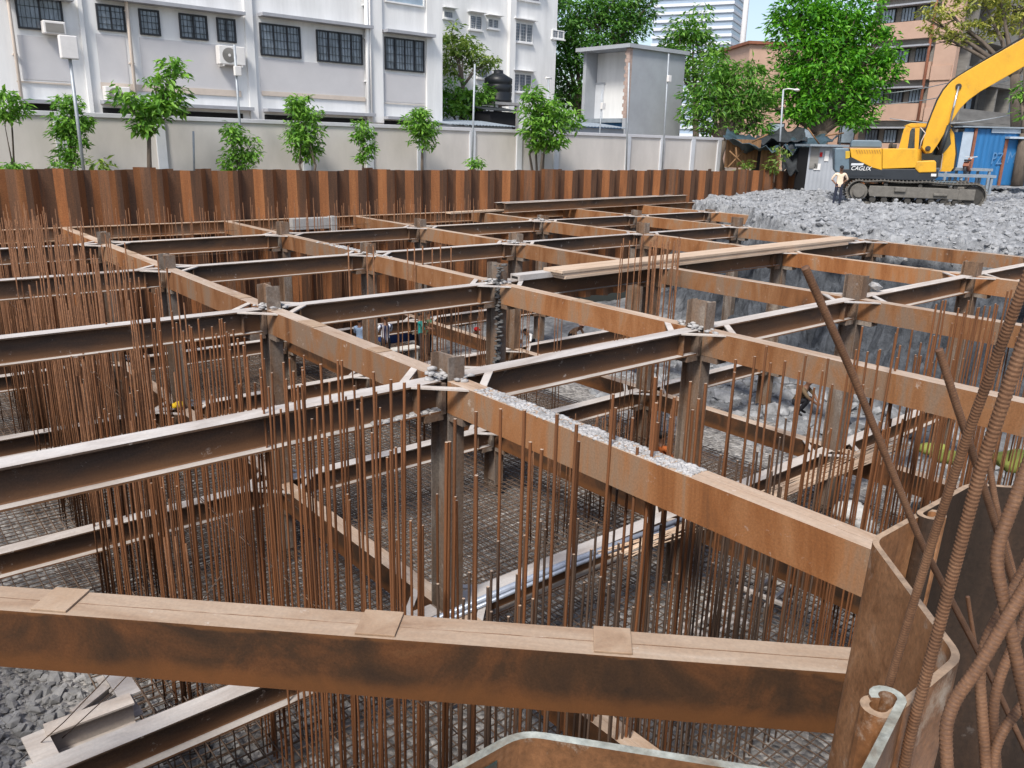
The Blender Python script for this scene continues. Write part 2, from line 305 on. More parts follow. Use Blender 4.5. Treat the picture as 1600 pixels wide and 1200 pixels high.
# ------------------------------------------------------------------ ground
def sheet(name, quads, mat, kind='structure'):
    b = MB()
    for q in quads: b.poly(q)
    return tag(b.build(name, mat), kind=kind)
def rect(x0, x1, y0, y1, z): return [(x0, y0, z), (x1, y0, z), (x1, y1, z), (x0, y1, z)]
PX0, PX1, PY0, PY1 = -3.2, 84, .47, 29.45
sheet('ground', [rect(-400, 600, 29.64, 900, 0), rect(-400, 600, -300, .2, 0), rect(-400, PX0, .2, 29.64, 0), rect(PX1, 600, .2, 29.64, 0)], M['earth'])
sheet('pit_side', [[(PX0, .2, 0), (PX0, PY1, 0), (PX0, PY1, -7), (PX0, .2, -7)], [(PX1, PY1, 0), (PX1, .2, 0), (PX1, .2, -7), (PX1, PY1, -7)], [(PX1, .2, 0), (PX0, .2, 0), (PX0, .2, -7), (PX1, .2, -7)]], M['earth'])
def fbm(x, y, s, o=5, z=0.0): return noise.fractal(Vector((x * s, y * s, z)), 1.0, 2.0, o)
def grid(name, x0, x1, y0, y1, nx, ny, fn, mat, kind='structure', gx=1.0):
    v = []; f = []
    for j in range(ny + 1):
        for i in range(nx + 1):
            x = x0 + (x1 - x0) * (i / nx) ** gx; y = y0 + (y1 - y0) * j / ny
            v.append((x, y, fn(x, y)))
    for j in range(ny):
        for i in range(nx):
            a = j * (nx + 1) + i; f.append((a, a + 1, a + nx + 2, a + nx + 1))
    me = bpy.data.meshes.new(name); me.from_pydata(v, [], f); me.materials.append(mat)
    me.polygons.foreach_set('use_smooth', [True] * len(f)); me.update()
    o = bpy.data.objects.new(name, me); COL.objects.link(o); return tag(o, kind=kind)
def floor_z(x, y): return ZG + .07 * fbm(x, y, .5, 4) + (.55 * max(0, 1 - (x + 1) / 3.0) * min(1, max(0, (13 - y) / 4)))
grid('pit_floor', PX0, 21, .4, PY1, 110, 130, floor_z, M['gravel'])
EH = math.atan2(RIGHT.y, RIGHT.x) - math.radians(19); EFW = Vector((math.cos(EH), math.sin(EH), 0)); EAW = Vector((-EFW.y, EFW.x, 0)); EB = at(1432, 322, Z=-.66) + EAW * 1.75
def edge_x(y):
    pts = [(-20, 28.8), (17.5, 28.7), (20.5, 30.8), (22.5, 33.4), (25, 34.5), (28, 37.0), (31, 38.5)]
    for (a, xa), (b, xb) in zip(pts, pts[1:]):
        if a <= y <= b: return xa + (xb - xa) * (y - a) / (b - a)
    return 38.5
def blocks(x, y):
    u = x * .83 + y * .55 + .35 * fbm(x, y, .9, 2, 4); v = y * .83 - x * .55 + .35 * fbm(x, y, .9, 2, 8)
    return .5 * noise.cell(Vector((u * 1.1, v * .8, 1))) + .3 * noise.cell(Vector((u * 2.7, v * 2.2, 5))) + .16 * noise.cell(Vector((u * 6, v * 5, 9)))
def spoil_z(x, y):
    s = x - edge_x(y) + .5 * fbm(x, y, .35, 3, 3.0)
    rough = fbm(x, y, 1.1, 6, 1.0); big = fbm(x, y, .22, 3, 7.0)
    top = -1.0 + .42 * min(1, max(0, s / 9)) + .22 * big + .22 * rough + .16 * abs(fbm(x, y, 2.6, 4, 2.2))
    dx = abs((x - EB.x) * EFW.x + (y - EB.y) * EFW.y); dy = abs((x - EB.x) * EAW.x + (y - EB.y) * EAW.y)
    k = max(0, 1 - max(dx / 4.6, dy / 3.2)); k = min(1, k * 3); top = top * (1 - k) + (-.66 + .03 * rough) * k
    if y > 25: top -= .15 * min(1, (y - 25) / 3)
    toe = ZG - .25 + .95 * math.exp(min(0, s) / 4.5) + .28 * rough * math.exp(min(0, s) / 9) + .12 * big
    if s > 0: return top
    if s < -4.6: return toe
    t = (-s / 4.6) ** .5; t = t * t * (3 - 2 * t); return top * (1 - t) + toe * t + (.35 * rough + .25 * fbm(x, y, 2.7, 4, 5) + .75 * blocks(x, y) - .3) * math.sin(PI * t) ** .7
sg_ = grid('spoil_ground', 14.5, PX1, -1, 29.4, 360, 230, spoil_z, M['rock'], gx=1.45); sg_.data.polygons.foreach_set('use_smooth', [False] * len(sg_.data.polygons))
# loose stones: nobody could count them
ICO = []
bm_ = bmesh.new(); bmesh.ops.create_icosphere(bm_, subdivisions=1, radius=1); ICOV = [v.co.copy() for v in bm_.verts]; ICOF = [[v.index for v in f.verts] for f in bm_.faces]; bm_.free()
def stones(name, pts, mat, smooth=False):
    b = MB(); b.smooth = smooth
    for (x, y, z, r) in pts:
        q = Quaternion((random.gauss(0, 1), random.gauss(0, 1), random.gauss(0, 1), random.gauss(0, 1))).normalized()
        sc = (random.uniform(.7, 1.35), random.uniform(.6, 1.1), random.uniform(.45, .8)); i = len(b.v)
        for c in ICOV:
            k = random.uniform(.78, 1.15); p = q @ Vector((c.x * sc[0] * k, c.y * sc[1] * k, c.z * sc[2] * k)); b.vert((x + p.x * r, y + p.y * r, z + p.z * r * .8))
        for f in ICOF: b.face([i + t for t in f])
    return tag(b.build(name, mat), kind='stuff')
rs = random.Random(3); pts = []
while len(pts) < 17000:
    x = rs.uniform(27.0, 60); y = rs.uniform(3, 29.2)
    if x < edge_x(y) - .2 or rs.random() > 14 / (x - 18): continue
    if abs((x - EB.x) * EFW.x + (y - EB.y) * EFW.y) < 3.7 and abs((x - EB.x) * EAW.x + (y - EB.y) * EAW.y) < 2.2: continue
    r = min(.15, .020 * rs.paretovariate(1.3)); pts.append((x, y, spoil_z(x, y) + r * .1, r))
stones('spoil_stones', pts, M['stone'])
pts = []
while len(pts) < 2400:
    x = rs.uniform(15.5, 27.6); y = rs.uniform(1, 24)
    if rs.random() > (x - 13) / 12 or x > edge_x(y) - 4.0: continue
    r = min(.42, .055 * rs.paretovariate(1.5)); pts.append((x, y, spoil_z(x, y) + r * .1, r))
stones('pit_rubble', pts, M['stone'])
pts = []
while len(pts) < 6500:
    x = rs.uniform(-2.6, 3.2); y = rs.uniform(4.5, 13)
    if x > 2.0 and y < 8.6: continue
    r = min(.12, .026 * rs.paretovariate(1.6)); pts.append((x, y, floor_z(x, y) + r * .3, r))
stones('floor_pebbles', pts, M['pebble'])

# ------------------------------------------------------------------ struts
def box_strut(L):
    """two channels welded toe to toe: flush faces, a seam along the middle of the top"""
    b = MB(); g = .0012
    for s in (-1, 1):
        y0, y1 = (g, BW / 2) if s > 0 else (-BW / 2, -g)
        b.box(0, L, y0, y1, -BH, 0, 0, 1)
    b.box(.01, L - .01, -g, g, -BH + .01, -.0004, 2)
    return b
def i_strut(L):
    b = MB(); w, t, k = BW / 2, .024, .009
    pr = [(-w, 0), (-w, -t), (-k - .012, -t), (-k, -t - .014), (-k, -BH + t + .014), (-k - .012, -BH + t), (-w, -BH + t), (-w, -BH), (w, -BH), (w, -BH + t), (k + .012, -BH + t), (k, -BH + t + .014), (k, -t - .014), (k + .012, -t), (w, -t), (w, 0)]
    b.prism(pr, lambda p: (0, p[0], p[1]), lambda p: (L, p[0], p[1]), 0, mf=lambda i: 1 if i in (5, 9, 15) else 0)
    return b
def strut(kind, p, q, label, group, plates=(), mats=None, stiff=()):
    p, q = Vector(p), Vector(q); L = (q - p).length; rz = math.atan2(q.y - p.y, q.x - p.x)
    b = (box_strut if kind == 'box' else i_strut)(L)
    o = b.build('steel_strut', mats, None, p, rz, fix=True); tag(o, label, 'strut', group)
    for (x, w) in plates:
        pb = MB(); pb.box(x - w / 2, x + w / 2, -BW / 2 + .012, BW / 2 - .01, .002, .014)
        pb.build('splice_plate', M['plate'], o, bev=.003)
    for x in stiff:
        pb = MB()
        for s in (-1, 1): pb.box(x - .008, x + .008, s * .012 if s > 0 else -BW / 2 + .01, BW / 2 - .01 if s > 0 else -.012, -BH + .026, -.026)
        pb.build('stiffener', mats[0], o)
    return o
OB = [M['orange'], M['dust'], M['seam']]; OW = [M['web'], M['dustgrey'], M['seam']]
OFF = .19
ys = {0: YNEAR, 1: LY[1], 2: LY[2], 3: LY[3], 4: LY[4], 5: YFAR}
BAYN = {5: 'behind the farthest cross line', 4: 'between third and farthest cross lines', 3: 'between second and third cross lines', 2: 'between nearest and second cross lines', 1: 'before the nearest cross line'}
rb = random.Random(11)
for L_ in 'ABCDEF':
    x = AX[L_]
    for j in range(5):
        if L_ == 'F' and j < 3: continue
        y0, y1 = ys[j], ys[j + 1]
        pl = []
        if L_ == 'A' and j == 1: pl = [(1.5, .3), (3.6, .55)]
        elif L_ == 'A' and j == 2: pl = [(1.0, .3)]
        elif j and rb.random() < .5: pl = [(rb.uniform(.9, y1 - y0 - 1.2), rb.uniform(.28, .4))]
        strut('box', (x, y0 + (OFF if j else 0), ZT), (x, y1 - (OFF if j < 4 else 0), ZT), f"rusty orange upper strut, {LINE[L_]} orange line from left, {BAYN[j + 1]}", 'upper orange box struts', pl, OB)
XL = -2.6
cols = ['left', 'A', 'B', 'C', 'D', 'E', 'F']
xs = dict(left=XL, **AX)
COLN = dict(A='left of first orange line', B='between first and second orange lines', C='between second and third orange lines', D='between third and fourth orange lines', E='between fourth and fifth orange lines', F='right of fifth orange line')
for j in (1, 2, 3, 4):
    for a, b_ in zip(cols, cols[1:]):
        if b_ == 'F' and j in (2, 3): continue
        x0, x1 = xs[a] + (0 if a == 'left' else OFF), xs[b_] - OFF
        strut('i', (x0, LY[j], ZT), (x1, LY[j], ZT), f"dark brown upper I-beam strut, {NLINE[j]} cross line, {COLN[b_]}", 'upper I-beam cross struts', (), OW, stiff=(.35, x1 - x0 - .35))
# lower layer
for L_ in 'ABCD':
    x = AX[L_]
    for j in range(5):
        y0, y1 = ys[j], ys[j + 1]
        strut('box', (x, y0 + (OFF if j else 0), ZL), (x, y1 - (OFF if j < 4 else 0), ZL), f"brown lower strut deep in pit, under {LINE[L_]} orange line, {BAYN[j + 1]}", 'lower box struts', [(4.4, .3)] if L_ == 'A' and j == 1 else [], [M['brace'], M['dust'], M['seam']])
for j in (1, 2, 3, 4):
    for a, b_ in zip(cols, cols[1:5]):
        x0, x1 = (.55 if a == 'left' else xs[a] + OFF), xs[b_] - OFF
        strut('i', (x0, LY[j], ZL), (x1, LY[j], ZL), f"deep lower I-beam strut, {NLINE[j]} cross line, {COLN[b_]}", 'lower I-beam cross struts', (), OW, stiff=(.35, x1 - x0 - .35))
# corner brace right in front of the camera
def on_brace(px, py): return at(px, py, Z=ZT)
S2 = 2.11 * 2.9; a0, a1 = -1.0, 5.5
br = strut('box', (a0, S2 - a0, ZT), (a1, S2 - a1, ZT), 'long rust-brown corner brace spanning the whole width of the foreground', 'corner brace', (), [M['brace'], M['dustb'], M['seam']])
for (px, py, w) in ((103, 932, .235), (594, 974, .25), (957, 1006, .23)):
    p = on_brace(px, py); t = ((p.x - a0) - (p.y - (S2 - a0))) / math.sqrt(2)
    pb = MB(); pb.box(t - w / 2, t + w / 2, -BW / 2 + .02, BW / 2 + .012, .002, .016); pb.build('splice_plate', M['plate'], br, bev=.003)
# weld beads along the seam
pb = MB(); n_ = 90
pb.tube([(.2 + 8.6 * k / n_, .004 * rb.random(), -.0015 + .003 * (rb.random() > .3)) for k in range(n_ + 1)], [rb.uniform(.0012, .0032) for _ in range(n_ + 1)], 5)
pb.build('weld_bead', M['bead'], br)
# far waler with the lighter jacking block
b = i_strut(45 - XL); o = b.build('steel_waler', [M['orange'], M['dust'], M['seam']], None, (XL, YFAR + .15, ZT), 0, fix=True)
tag(o, 'long brown waler beam running along the foot of the far sheet pile wall', 'waler', 'walers')
p0, p1 = at(455, 345, Y=28.8), at(515, 345, Y=28.8)
b = MB(); b.box(p0.x, p1.x, 28.68, 28.99, ZT - .40, ZT + .03); b.box(p1.x, p1.x + .25, 28.66, 28.98, ZT - .52, ZT + .06)
tag(b.build('jacking_block', M['concrete'], bev=.02), 'pale grey block against the far waler', 'block')
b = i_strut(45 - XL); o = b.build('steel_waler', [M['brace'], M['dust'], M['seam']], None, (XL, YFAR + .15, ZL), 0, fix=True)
tag(o, 'lower waler beam low on the far sheet pile wall, deep in the pit', 'waler', 'walers')

# ------------------------------------------------------------------ king posts with their gussets
def king_post(x, y, h, label, L_, j, mortar=False, lower=True):
    t = thing('king_post', label, 'post', (x, y, -6.1), 0, 'king posts under the strut crossings')
    H = ZT + h + 6.1; d, w, k = .20, .125, .012
    pr = [(-w, -d), (w, -d), (w, -d + .022), (k, -d + .022), (k, d - .022), (w, d - .022), (w, d), (-w, d), (-w, d - .022), (-k, d - .022), (-k, -d + .022), (-w, -d + .022)]
    rj = [(rb.uniform(-.012, .012)) for _ in pr]
    b = MB(); b.prism(pr, lambda p: (p[0], p[1], 0), lambda p: (p[0], p[1], H + rj[pr.index(p)]), 0)
    b.build('post_shaft', M['post'], t, fix=True)
    for z in ([ZT, ZL] if lower else [ZT]):
        g = MB(); zz = z + 6.1; c = .62; f = BW / 2
        for sx in (-1, 1):
            for sy in (-1, 1):
                p = Vector((sx * c, sy * (f - .045), zz - .012)); q = Vector((sx * (f - .045), sy * c, zz - .012))
                e = (q - p).normalized() * .03
                g.bar(p - e, q + e, .10, .022)
        g.build('gusset_ring', M['dustgrey'], t)
        g = MB()
        for sx in (-1, 1): g.box(sx * .165 - .03, sx * .165 + .03, -.16, .16, zz - BH - .02, zz - .03)
        for sy in (-1, 1): g.box(-.11, .11, sy * .225 - .022, sy * .225 + .022, zz - BH - .02, zz - .03)
        for sx in (-1, 1): g.box(sx * .30 - .14, sx * .30 + .14, -.14, .14, zz - BH - .10, zz - BH - .004)
        for sy in (-1, 1): g.box(-.13, .13, sy * .36 - .15, sy * .36 + .15, zz - BH - .10, zz - BH - .004)
        g.build('seat_bracket', M['post'], t)
    if mortar:
        mortar_pile('mortar_smear', [(x + rb.gauss(0, .10), y + rb.gauss(0, .14), ZT + abs(rb.gauss(0, .03)), rb.uniform(.015, .06)) for _ in range(70)], t)
    return t
def mortar_pile(name, pts, parent=None):
    b = MB(); b.smooth = True; off = parent.location if parent else Vector((0, 0, 0))
    for (x, y, z, r) in pts:
        i = len(b.v)
        for c in ICOV:
            k = random.uniform(.75, 1.2); b.vert((x - off.x + c.x * r * k * 1.3, y - off.y + c.y * r * k * 1.3, z - off.z + c.z * r * k * .55))
        for f in ICOF: b.face([i + t for t in f])
    o = b.build(name, M['mortar'], parent)
    if parent: o['kind'] = 'stuff'
    return o
hts = {('A', 1): .30, ('A', 2): .40, ('A', 3): .30, ('A', 4): .30, ('B', 1): .46, ('B', 2): .42, ('B', 3): .27, ('B', 4): .38, ('C', 1): .47, ('C', 2): .05, ('C', 3): .27, ('C', 4): .27, ('D', 1): .33, ('D', 2): .05, ('D', 3): .36, ('D', 4): .2, ('E', 1): .3, ('E', 2): .03, ('E', 3): .35, ('E', 4): .22, ('F', 4): .1}
for (L_, j), h in hts.items():
    king_post(AX[L_], LY[j], h, f"rusty steel king post where the {LINE[L_]} orange line meets the {NLINE[j]} cross line", L_, j, (L_, j) in (('A', 1), ('B', 1), ('B', 2), ('C', 3), ('D', 4), ('A', 2)), L_ in 'ABCD')
# grout that ran down the face of one post
pts = [(AX['B'] - .14 + rb.gauss(0, .03), LY[2] - .24 + rb.gauss(0, .05), ZT + .42 - t * .026, rb.uniform(.025, .06)) for t in range(150)]
gr_ = mortar_pile('grout_run', pts); gr_.data.materials.clear(); gr_.data.materials.append(M['grout']); tag(gr_, 'grey grout run down the post at the second cross line', 'grout')
# spilt mortar on the first orange line, in front of the nearest crossing
pts = []
for _ in range(1500):
    y = LY[1] - .7 - 3.3 * rb.random() ** .85
    k = .5 + .5 * noise.noise(Vector((y * 2.2, 3.1, 0)))
    pts.append((AX['A'] + rb.uniform(-.115, .125), y, ZT + .002, rb.uniform(.006, .030) * (.4 + k)))
tag(mortar_pile('spilt_mortar', pts), kind='stuff')
pts = [(AX['B'] + rb.uniform(-.11, .11), 20.0 + rb.gauss(0, .9), ZT + .004, rb.uniform(.02, .05)) for _ in range(130)]
tag(mortar_pile('spilt_mortar', pts), kind='stuff')
pts = [(AX['A'] - .25 + rb.uniform(-.9, .1) , LY[1] - .07 + rb.uniform(-.04, .04), ZT - BH + .03, rb.uniform(.02, .05)) for _ in range(90)]
tag(mortar_pile('mortar_heap', pts), kind='stuff')
b = MB(); b.smooth = False; p = at(1352, 455, Z=ZT + .02)
stones('loose_block', [(p.x + .2, p.y - .1, ZT + .13, .2)], M['mortar'])
lb = bpy.data.objects['loose_block']; del lb['kind']; tag(lb, 'pale lump of broken concrete beside the post on the third orange line', 'rubble lump')

# ------------------------------------------------------------------ timber, plates, pipes lying on the struts
def plank(name, p, q, w, h, mat, label, cat, n=1, parent=None):
    b = MB(); p, q = Vector(p), Vector(q); d = (q - p).normalized(); s = Vector((-d.y, d.x, 0))
    for k in range(n): b.bar(p + s * .02 * (k % 2) - d * .05 * k + Vector((0, 0, h * (k + .5) + .002 * k)), q + s * .02 * (k % 2) - d * (.3 * (n - 1 - k)) + Vector((0, 0, h * (k + .5) + .002 * k)), w, h)
    return tag(b.build(name, mat, parent, bev=.004), label, cat)
plank('steel_plank', (12.6, 13.42, ZT + .004), (26.2, 13.7, ZT + .004), .62, .065, M['plank'], 'long dusty pink-brown plank stack lying across the second cross line', 'plank', 3)
b = MB(); b.box(0, 1.3, -.15, .15, 0, .13); b.box(-.004, .01, -.11, .11, .03, .10, 1)
tag(b.build('box_section', [M['dustgrey'], M['void']], None, (11.55, 13.62, ZT + .004), .02, bev=.006), 'short grey box section beside the end of the long plank stack', 'steel section')
plank('steel_plank', at(700, 334, Z=ZT + .05), at(950, 320, Z=ZT + .05), .35, .07, M['plank'], 'pale plank laid along the far waler in the background', 'plank', 1)
pa, pb_ = at(775, 319, Z=ZT + .35), at(1060, 306, Z=ZT + .35)
for k in range(2):
    o = i_strut((pb_ - pa).length).build('spare_beam', OW, None, (pa.x + .1 * k, pa.y - .45 * k, ZT + .42 - .0 * k), math.atan2(pb_.y - pa.y, pb_.x - pa.x), fix=True)
    tag(o, ['dark spare I-beam lying by the far wall, the rear one of two', 'dark spare I-beam lying by the far wall, the front one of two'][k], 'beam', 'spare beams by the far wall')
def bundle(name, p, q, n, r, mat, label, cat, wid, lay=2, curve=0):
    b = MB(); p, q = Vector(p), Vector(q); d = (q - p).normalized(); s = Vector((-d.y, d.x, 0))
    for k in range(n):
        o0 = s * rb.uniform(-wid, wid) + Vector((0, 0, rb.uniform(0, lay * r * 2))); o1 = s * rb.uniform(-wid, wid) + Vector((0, 0, rb.uniform(0, lay * r * 2)))
        e0, e1 = rb.uniform(-.3, .1), rb.uniform(-.1, .3)
        b.tube([p + o0 + d * e0, (p + q) / 2 + (o0 + o1) / 2, q + o1 + d * e1], r, 6)
    return tag(b.build(name, mat), label, cat)
zb = ZL + .02
for k, (dy, dz, r) in enumerate(((-.06, .05, .045), (-.15, .03, .03), (.0, .035, .03))):
    b = MB(); b.tube([(5.3 + .3 * k, 7.98 + dy, ZL + dz), (7.9, 8.0 + dy, ZL + dz + .01), (10.6 - .3 * k, 7.92 + dy, ZL + dz)], r, 10)
    tag(b.build('pipe', M['pipe']), ['blue-silver pipe lying on the nearest lower cross strut, thickest of three', 'thin silver pipe on the front edge of the nearest lower cross strut', 'thin silver pipe on the middle of the nearest lower cross strut'][k], 'pipe', 'pipes on the lower strut')
bundle('rebar_bundle', at(965, 865, Z=ZL + .05), at(1110, 812, Z=ZL + .06), 16, .011, M['plank'], 'short fan of tan rods lying on the lower strut under the first orange line', 'rod bundle', .22)
bundle('rebar_bundle', at(1150, 800, Z=ZL + .03), at(1400, 697, Z=ZL + .1), 34, .013, M['plank'], 'long bundle of tan rods beside the lower crossing of the third orange line', 'rod bundle', .3, 3)
# lower corner frame at bottom left, concrete-dusted steel
def frame_piece(pix, z, w, h, label):
    b = MB(); ps = [at(*p, Z=z) for p in pix]
    for a, c in zip(ps, ps[1:]):
        b.bar(a - Vector((0, 0, .012)), c - Vector((0, 0, .012)), w, .024); b.bar(a - Vector((0, 0, h / 2 + .02)), c - Vector((0, 0, h / 2 + .02)), .02, h); b.bar(a - Vector((0, 0, h + .02)), c - Vector((0, 0, h + .02)), w, .02)
    return tag(b.build('waler_piece', M['dustgrey']), label, 'waler', 'short grey walers in the lower left corner')
frame_piece([(160, 1020), (203, 1086)], ZL - .02, .24, .3, 'short pale grey waler running back from the lower left corner frame')
frame_piece([(206, 1090), (70, 1140)], ZL + .01, .22, .3, 'pale grey waler along the edge of the gravel at lower left')
frame_piece([(52, 1145), (76, 1192)], ZL - .015, .24, .3, 'short grey waler stub at the bottom left corner of the gravel')
frame_piece([(168, 1070), (115, 1112)], ZL - .1, .12, .1, 'thin diagonal grey strip inside the lower left corner frame')
# support chairs standing on the mat
def chair(c, rz, label):
    t = thing('rebar_chair', label, 'chair support', (c.x, c.y, ZMAT + .03), rz, 'welded support frames on the mat')
    b = MB()
    for s in (-1, 1): b = MB(); b.box(-.55, .55, s * .18 - .03, s * .18 + .03, .22, .28); b.build('rail', M['dustgrey'], t, bev=.006)
    for x in (-.4, .4): b = MB(); b.box(x - .035, x + .035, -.42, .42, .285, .345); b.build('crossbar', M['dustgrey'], t, bev=.006)
    for x in (-.5, .5):
        for s in (-1, 1):
            b = MB(); b.box(x - .03, x + .03, s * .18 - .03, s * .18 + .03, 0, .22); b.build('leg', M['post'], t)
    return t
chair(at(1110, 985, Z=ZMAT + .2), .05, 'pale welded frame standing on the rebar mat, the nearer of two')
chair(at(1203, 928, Z=ZMAT + .2), .12, 'pale welded frame standing on the rebar mat, the farther of two')

# ------------------------------------------------------------------ bottom reinforcement mat
b = MB(); r_ = .011
def straight(a, c, r=r_, n=5): b.tube([a, c], r, n, caps=False)
y = 1.2
while y < 28.5:
    x1 = 17.0 if y > 6 else 15.0
    xa = 1.9 if y < 12.6 else -1.2
    straight((xa, y + rb.gauss(0, .012), ZMAT), (x1 + rb.uniform(-.4, .3), y + rb.gauss(0, .02), ZMAT + rb.gauss(0, .008))); y += .17
x = -1.2
while x < 17.0:
    straight((x + rb.gauss(0, .012), 1.0 if x > 1.85 else 12.6, ZMAT + .024), (x + rb.gauss(0, .02), 28.6, ZMAT + .024 + rb.gauss(0, .008))); x += .17
y = 8.65
while y < 28.5: straight((2.2, y + rb.gauss(0, .02), ZMAT - .13), (16.9 + rb.uniform(-.4, .3), y + rb.gauss(0, .02), ZMAT - .12), .010); y += .17
x = 2.25
while x < 16.9: straight((x + rb.gauss(0, .02), 8.6, ZMAT - .11), (x, 28.6, ZMAT - .11), .010); x += .17
tag(b.build('rebar_mat', M['matbar']), 'tied grid of rusty reinforcement bars covering the pit floor', 'rebar mat')
# lattice of the wall cage at the lower left, behind the corner frame
b = MB()
for k in range(5): straight((1.2, 8.6 + .12 * k, -5.1), (4.4, 8.62 + .12 * k, -5.08), .009)
for k in range(18): straight((1.25 + .18 * k, 8.5, -5.085), (1.25 + .18 * k, 9.2, -5.085), .009)
for k in range(18): straight((1.25 + .18 * k, 8.55, -5.9), (1.25 + .18 * k, 8.55, -5.08), .009)
tag(b.build('rebar_cage', M['matbar']), 'flat rebar cage beside the grey corner frame at lower left', 'rebar cage')
# ------------------------------------------------------------------ vertical starter bars
def unit_bar(n):
    b = MB(); b.tube([(0, 0, 0), (0, 0, 1)], 1.0, n, caps=False); b.face([b.vert((math.cos(2 * PI * q / n), math.sin(2 * PI * q / n), 1)) for q in range(n)], 1); return b
bar_mesh = unit_bar(7).mesh('starter_bar', [M['rebar_o'], M['dust']]); bar_mesh_d = unit_bar(6).mesh('starter_bar', [M['rebar_d'], M['dust']])
BARS = []       # (x, y, ztop, radius, lean, label)
rq = random.Random(21)
def grp_label(x, y, row):
    return row
def row_y(x, near, far, step, zt, r, lab, dens=1.0, sp=.0):
    y = near
    while y < far:
        if rq.random() < dens: BARS.append((x + rq.gauss(0, .03 + sp), y + rq.gauss(0, .03), rq.choice(zt) + rq.gauss(0, .09), r, rq.gauss(0, .007), lab))
        y += step
def row_x(y, a, c, step, zt, r, lab, dens=1.0):
    x = a
    while x < c:
        if rq.random() < dens: BARS.append((x + rq.gauss(0, .03), y + rq.gauss(0, .03), rq.choice(zt) + rq.gauss(0, .09), r, rq.gauss(0, .007), lab))
        x += step
LABQ1 = 'thin rusty starter bar in the dense left row, around the nearest cross strut'
LABQ2 = 'thin rusty starter bar in the left row, behind the nearest cross strut bay'
LABQ3 = 'thin rusty starter bar in the left row, far end near the back wall'
LABP1 = 'upright rusty bar in the near row crossing in front of the first orange strut'
LABP2 = 'upright rusty bar in the near right row, before second and third orange struts'
LABR = 'thin rusty bar in the row before the far sheet pile wall'
LABK = 'thin rusty bar in the tight column cage beside the long plank'
LABM = 'thin rusty bar in the sparse row between the second and third cross struts'
LABN = 'short dark starter bar standing in the near wall row, ending below the foreground brace'
GQ = 'starter bars of the left wall'; GP = 'starter bars of the near wall'
# tops read from the photograph, standing on the two faces of the near and left walls
for (px, py) in ((656, 680), (690, 688), (743, 645), (748, 738), (787, 635), (820, 637), (826, 690), (832, 702), (873, 645), (895, 660), (906, 690), (956, 612), (961, 640), (1016, 623), (1022, 660), (1060, 620), (1080, 595), (1115, 600), (1141, 582), (1157, 562), (1178, 558), (1030, 590), (1036, 612), (985, 655), (997, 700), (1048, 650), (697, 690), (704, 655), (1100, 625), (1090, 640)):
    p = at(px, py, Y=rq.choice((4.85, 5.25)) if px > 850 else rq.choice((4.9, 5.3)))
    if px < 800: p = at(px, py, Z=-.95 if py > 700 else -.8)
    BARS.append((p.x, p.y, p.z, .0168, 0, LABP1))
for (px, py) in ((1200, 540), (1218, 567), (1222, 562), (1253, 553), (1258, 580), (1285, 578), (1300, 560), (1305, 600), (1325, 580), (1350, 510), (1345, 600), (1360, 550), (1380, 545), (1392, 512), (1400, 560), (1415, 540), (1430, 515), (1440, 535), (1462, 475), (1458, 540), (1465, 470), (1472, 490), (1490, 470), (1495, 480), (1500, 520), (1515, 470), (1519, 480), (1535, 480), (1540, 478), (1557, 477), (1560, 475), (1573, 455), (1579, 452), (1586, 470)):
    p = at(px, py, Y=rq.choice((4.85, 5.3))); BARS.append((p.x, p.y, p.z, .0148, 0, LABP2))
for (px, py) in ((390, 575), (421, 666), (446, 566), (456, 577), (470, 573), (479, 580), (487, 655), (510, 565), (516, 596), (530, 563), (531, 562), (576, 612), (592, 581), (610, 595), (620, 602), (646, 602), (405, 520), (364, 518), (366, 514), (376, 530), (382, 540), (388, 600), (338, 522), (343, 525)):
    p = at(px, py, X=rq.choice((3.45, 4.05))); BARS.append((p.x, p.y, p.z, .014, 0, LABQ1))
row_y(2.7, 9.3, 14, .1, (-2.0, -2.6, -1.6, -3.0), .013, LABQ1, .9, .1); row_y(3.0, 13.8, 22, .1, (-1.2, -1.9, -.8, -2.4), .013, LABQ2, .9, .12); row_y(3.7, 12, 20, .13, (-.5, -.6, -.3, -1.6, -1.9), .013, LABQ2, .9, .2); row_y(3.6, 19, 27.5, .19, (-.3, -.1, -.45), .013, LABQ3, .9, .3)
row_y(3.4, 5.1, 13.4, .12, (-.75, -.75, -.95, -.6, -1.4), .0122, LABQ1, .85); row_y(4.1, 5.3, 13.4, .17, (-.75, -.95, -1.5, -2.2), .0122, LABQ1, .7, .05)
row_y(3.4, 13.8, 20, .17, (-.5, -.7, -1.4, -.3), .0125, LABQ2); row_y(4.2, 13.8, 20, .21, (-.7, -1.5, -.3), .0125, LABQ2, .9, .05)
row_y(3.5, 20, 27.5, .26, (-.6, -.45, -.3), .0125, LABQ3); row_y(4.3, 20, 27.5, .30, (-.65, -.5, -.3), .0125, LABQ3, .9, .05)
row_x(5.3, 3.6, 9.5, .16, (-2.1, -2.6, -1.9), .014, LABN); row_x(4.8, 3.4, 9.5, .14, (-2.3, -2.0, -2.8), .014, LABN)
row_x(5.3, 9.5, 22, .22, (-.9, -1.3, -1.9), .015, LABP2, .75); row_x(4.8, 9.5, 20, .24, (-1.3, -1.9, -2.2), .015, LABP2, .7)
row_x(28.1, 4, 22, .2, (-.75, -.6, -.9), .012, LABR); row_x(27.3, 4, 21, .33, (-.55, -.4, -.7), .012, LABR)
for (px, py) in ((545, 383), (573, 385), (583, 383), (637, 388), (648, 386), (662, 385), (675, 388), (688, 382), (705, 386), (660, 384)):
    p = at(px, py, Y=16.6); BARS.append((p.x, p.y, p.z, .017, 0, LABM))
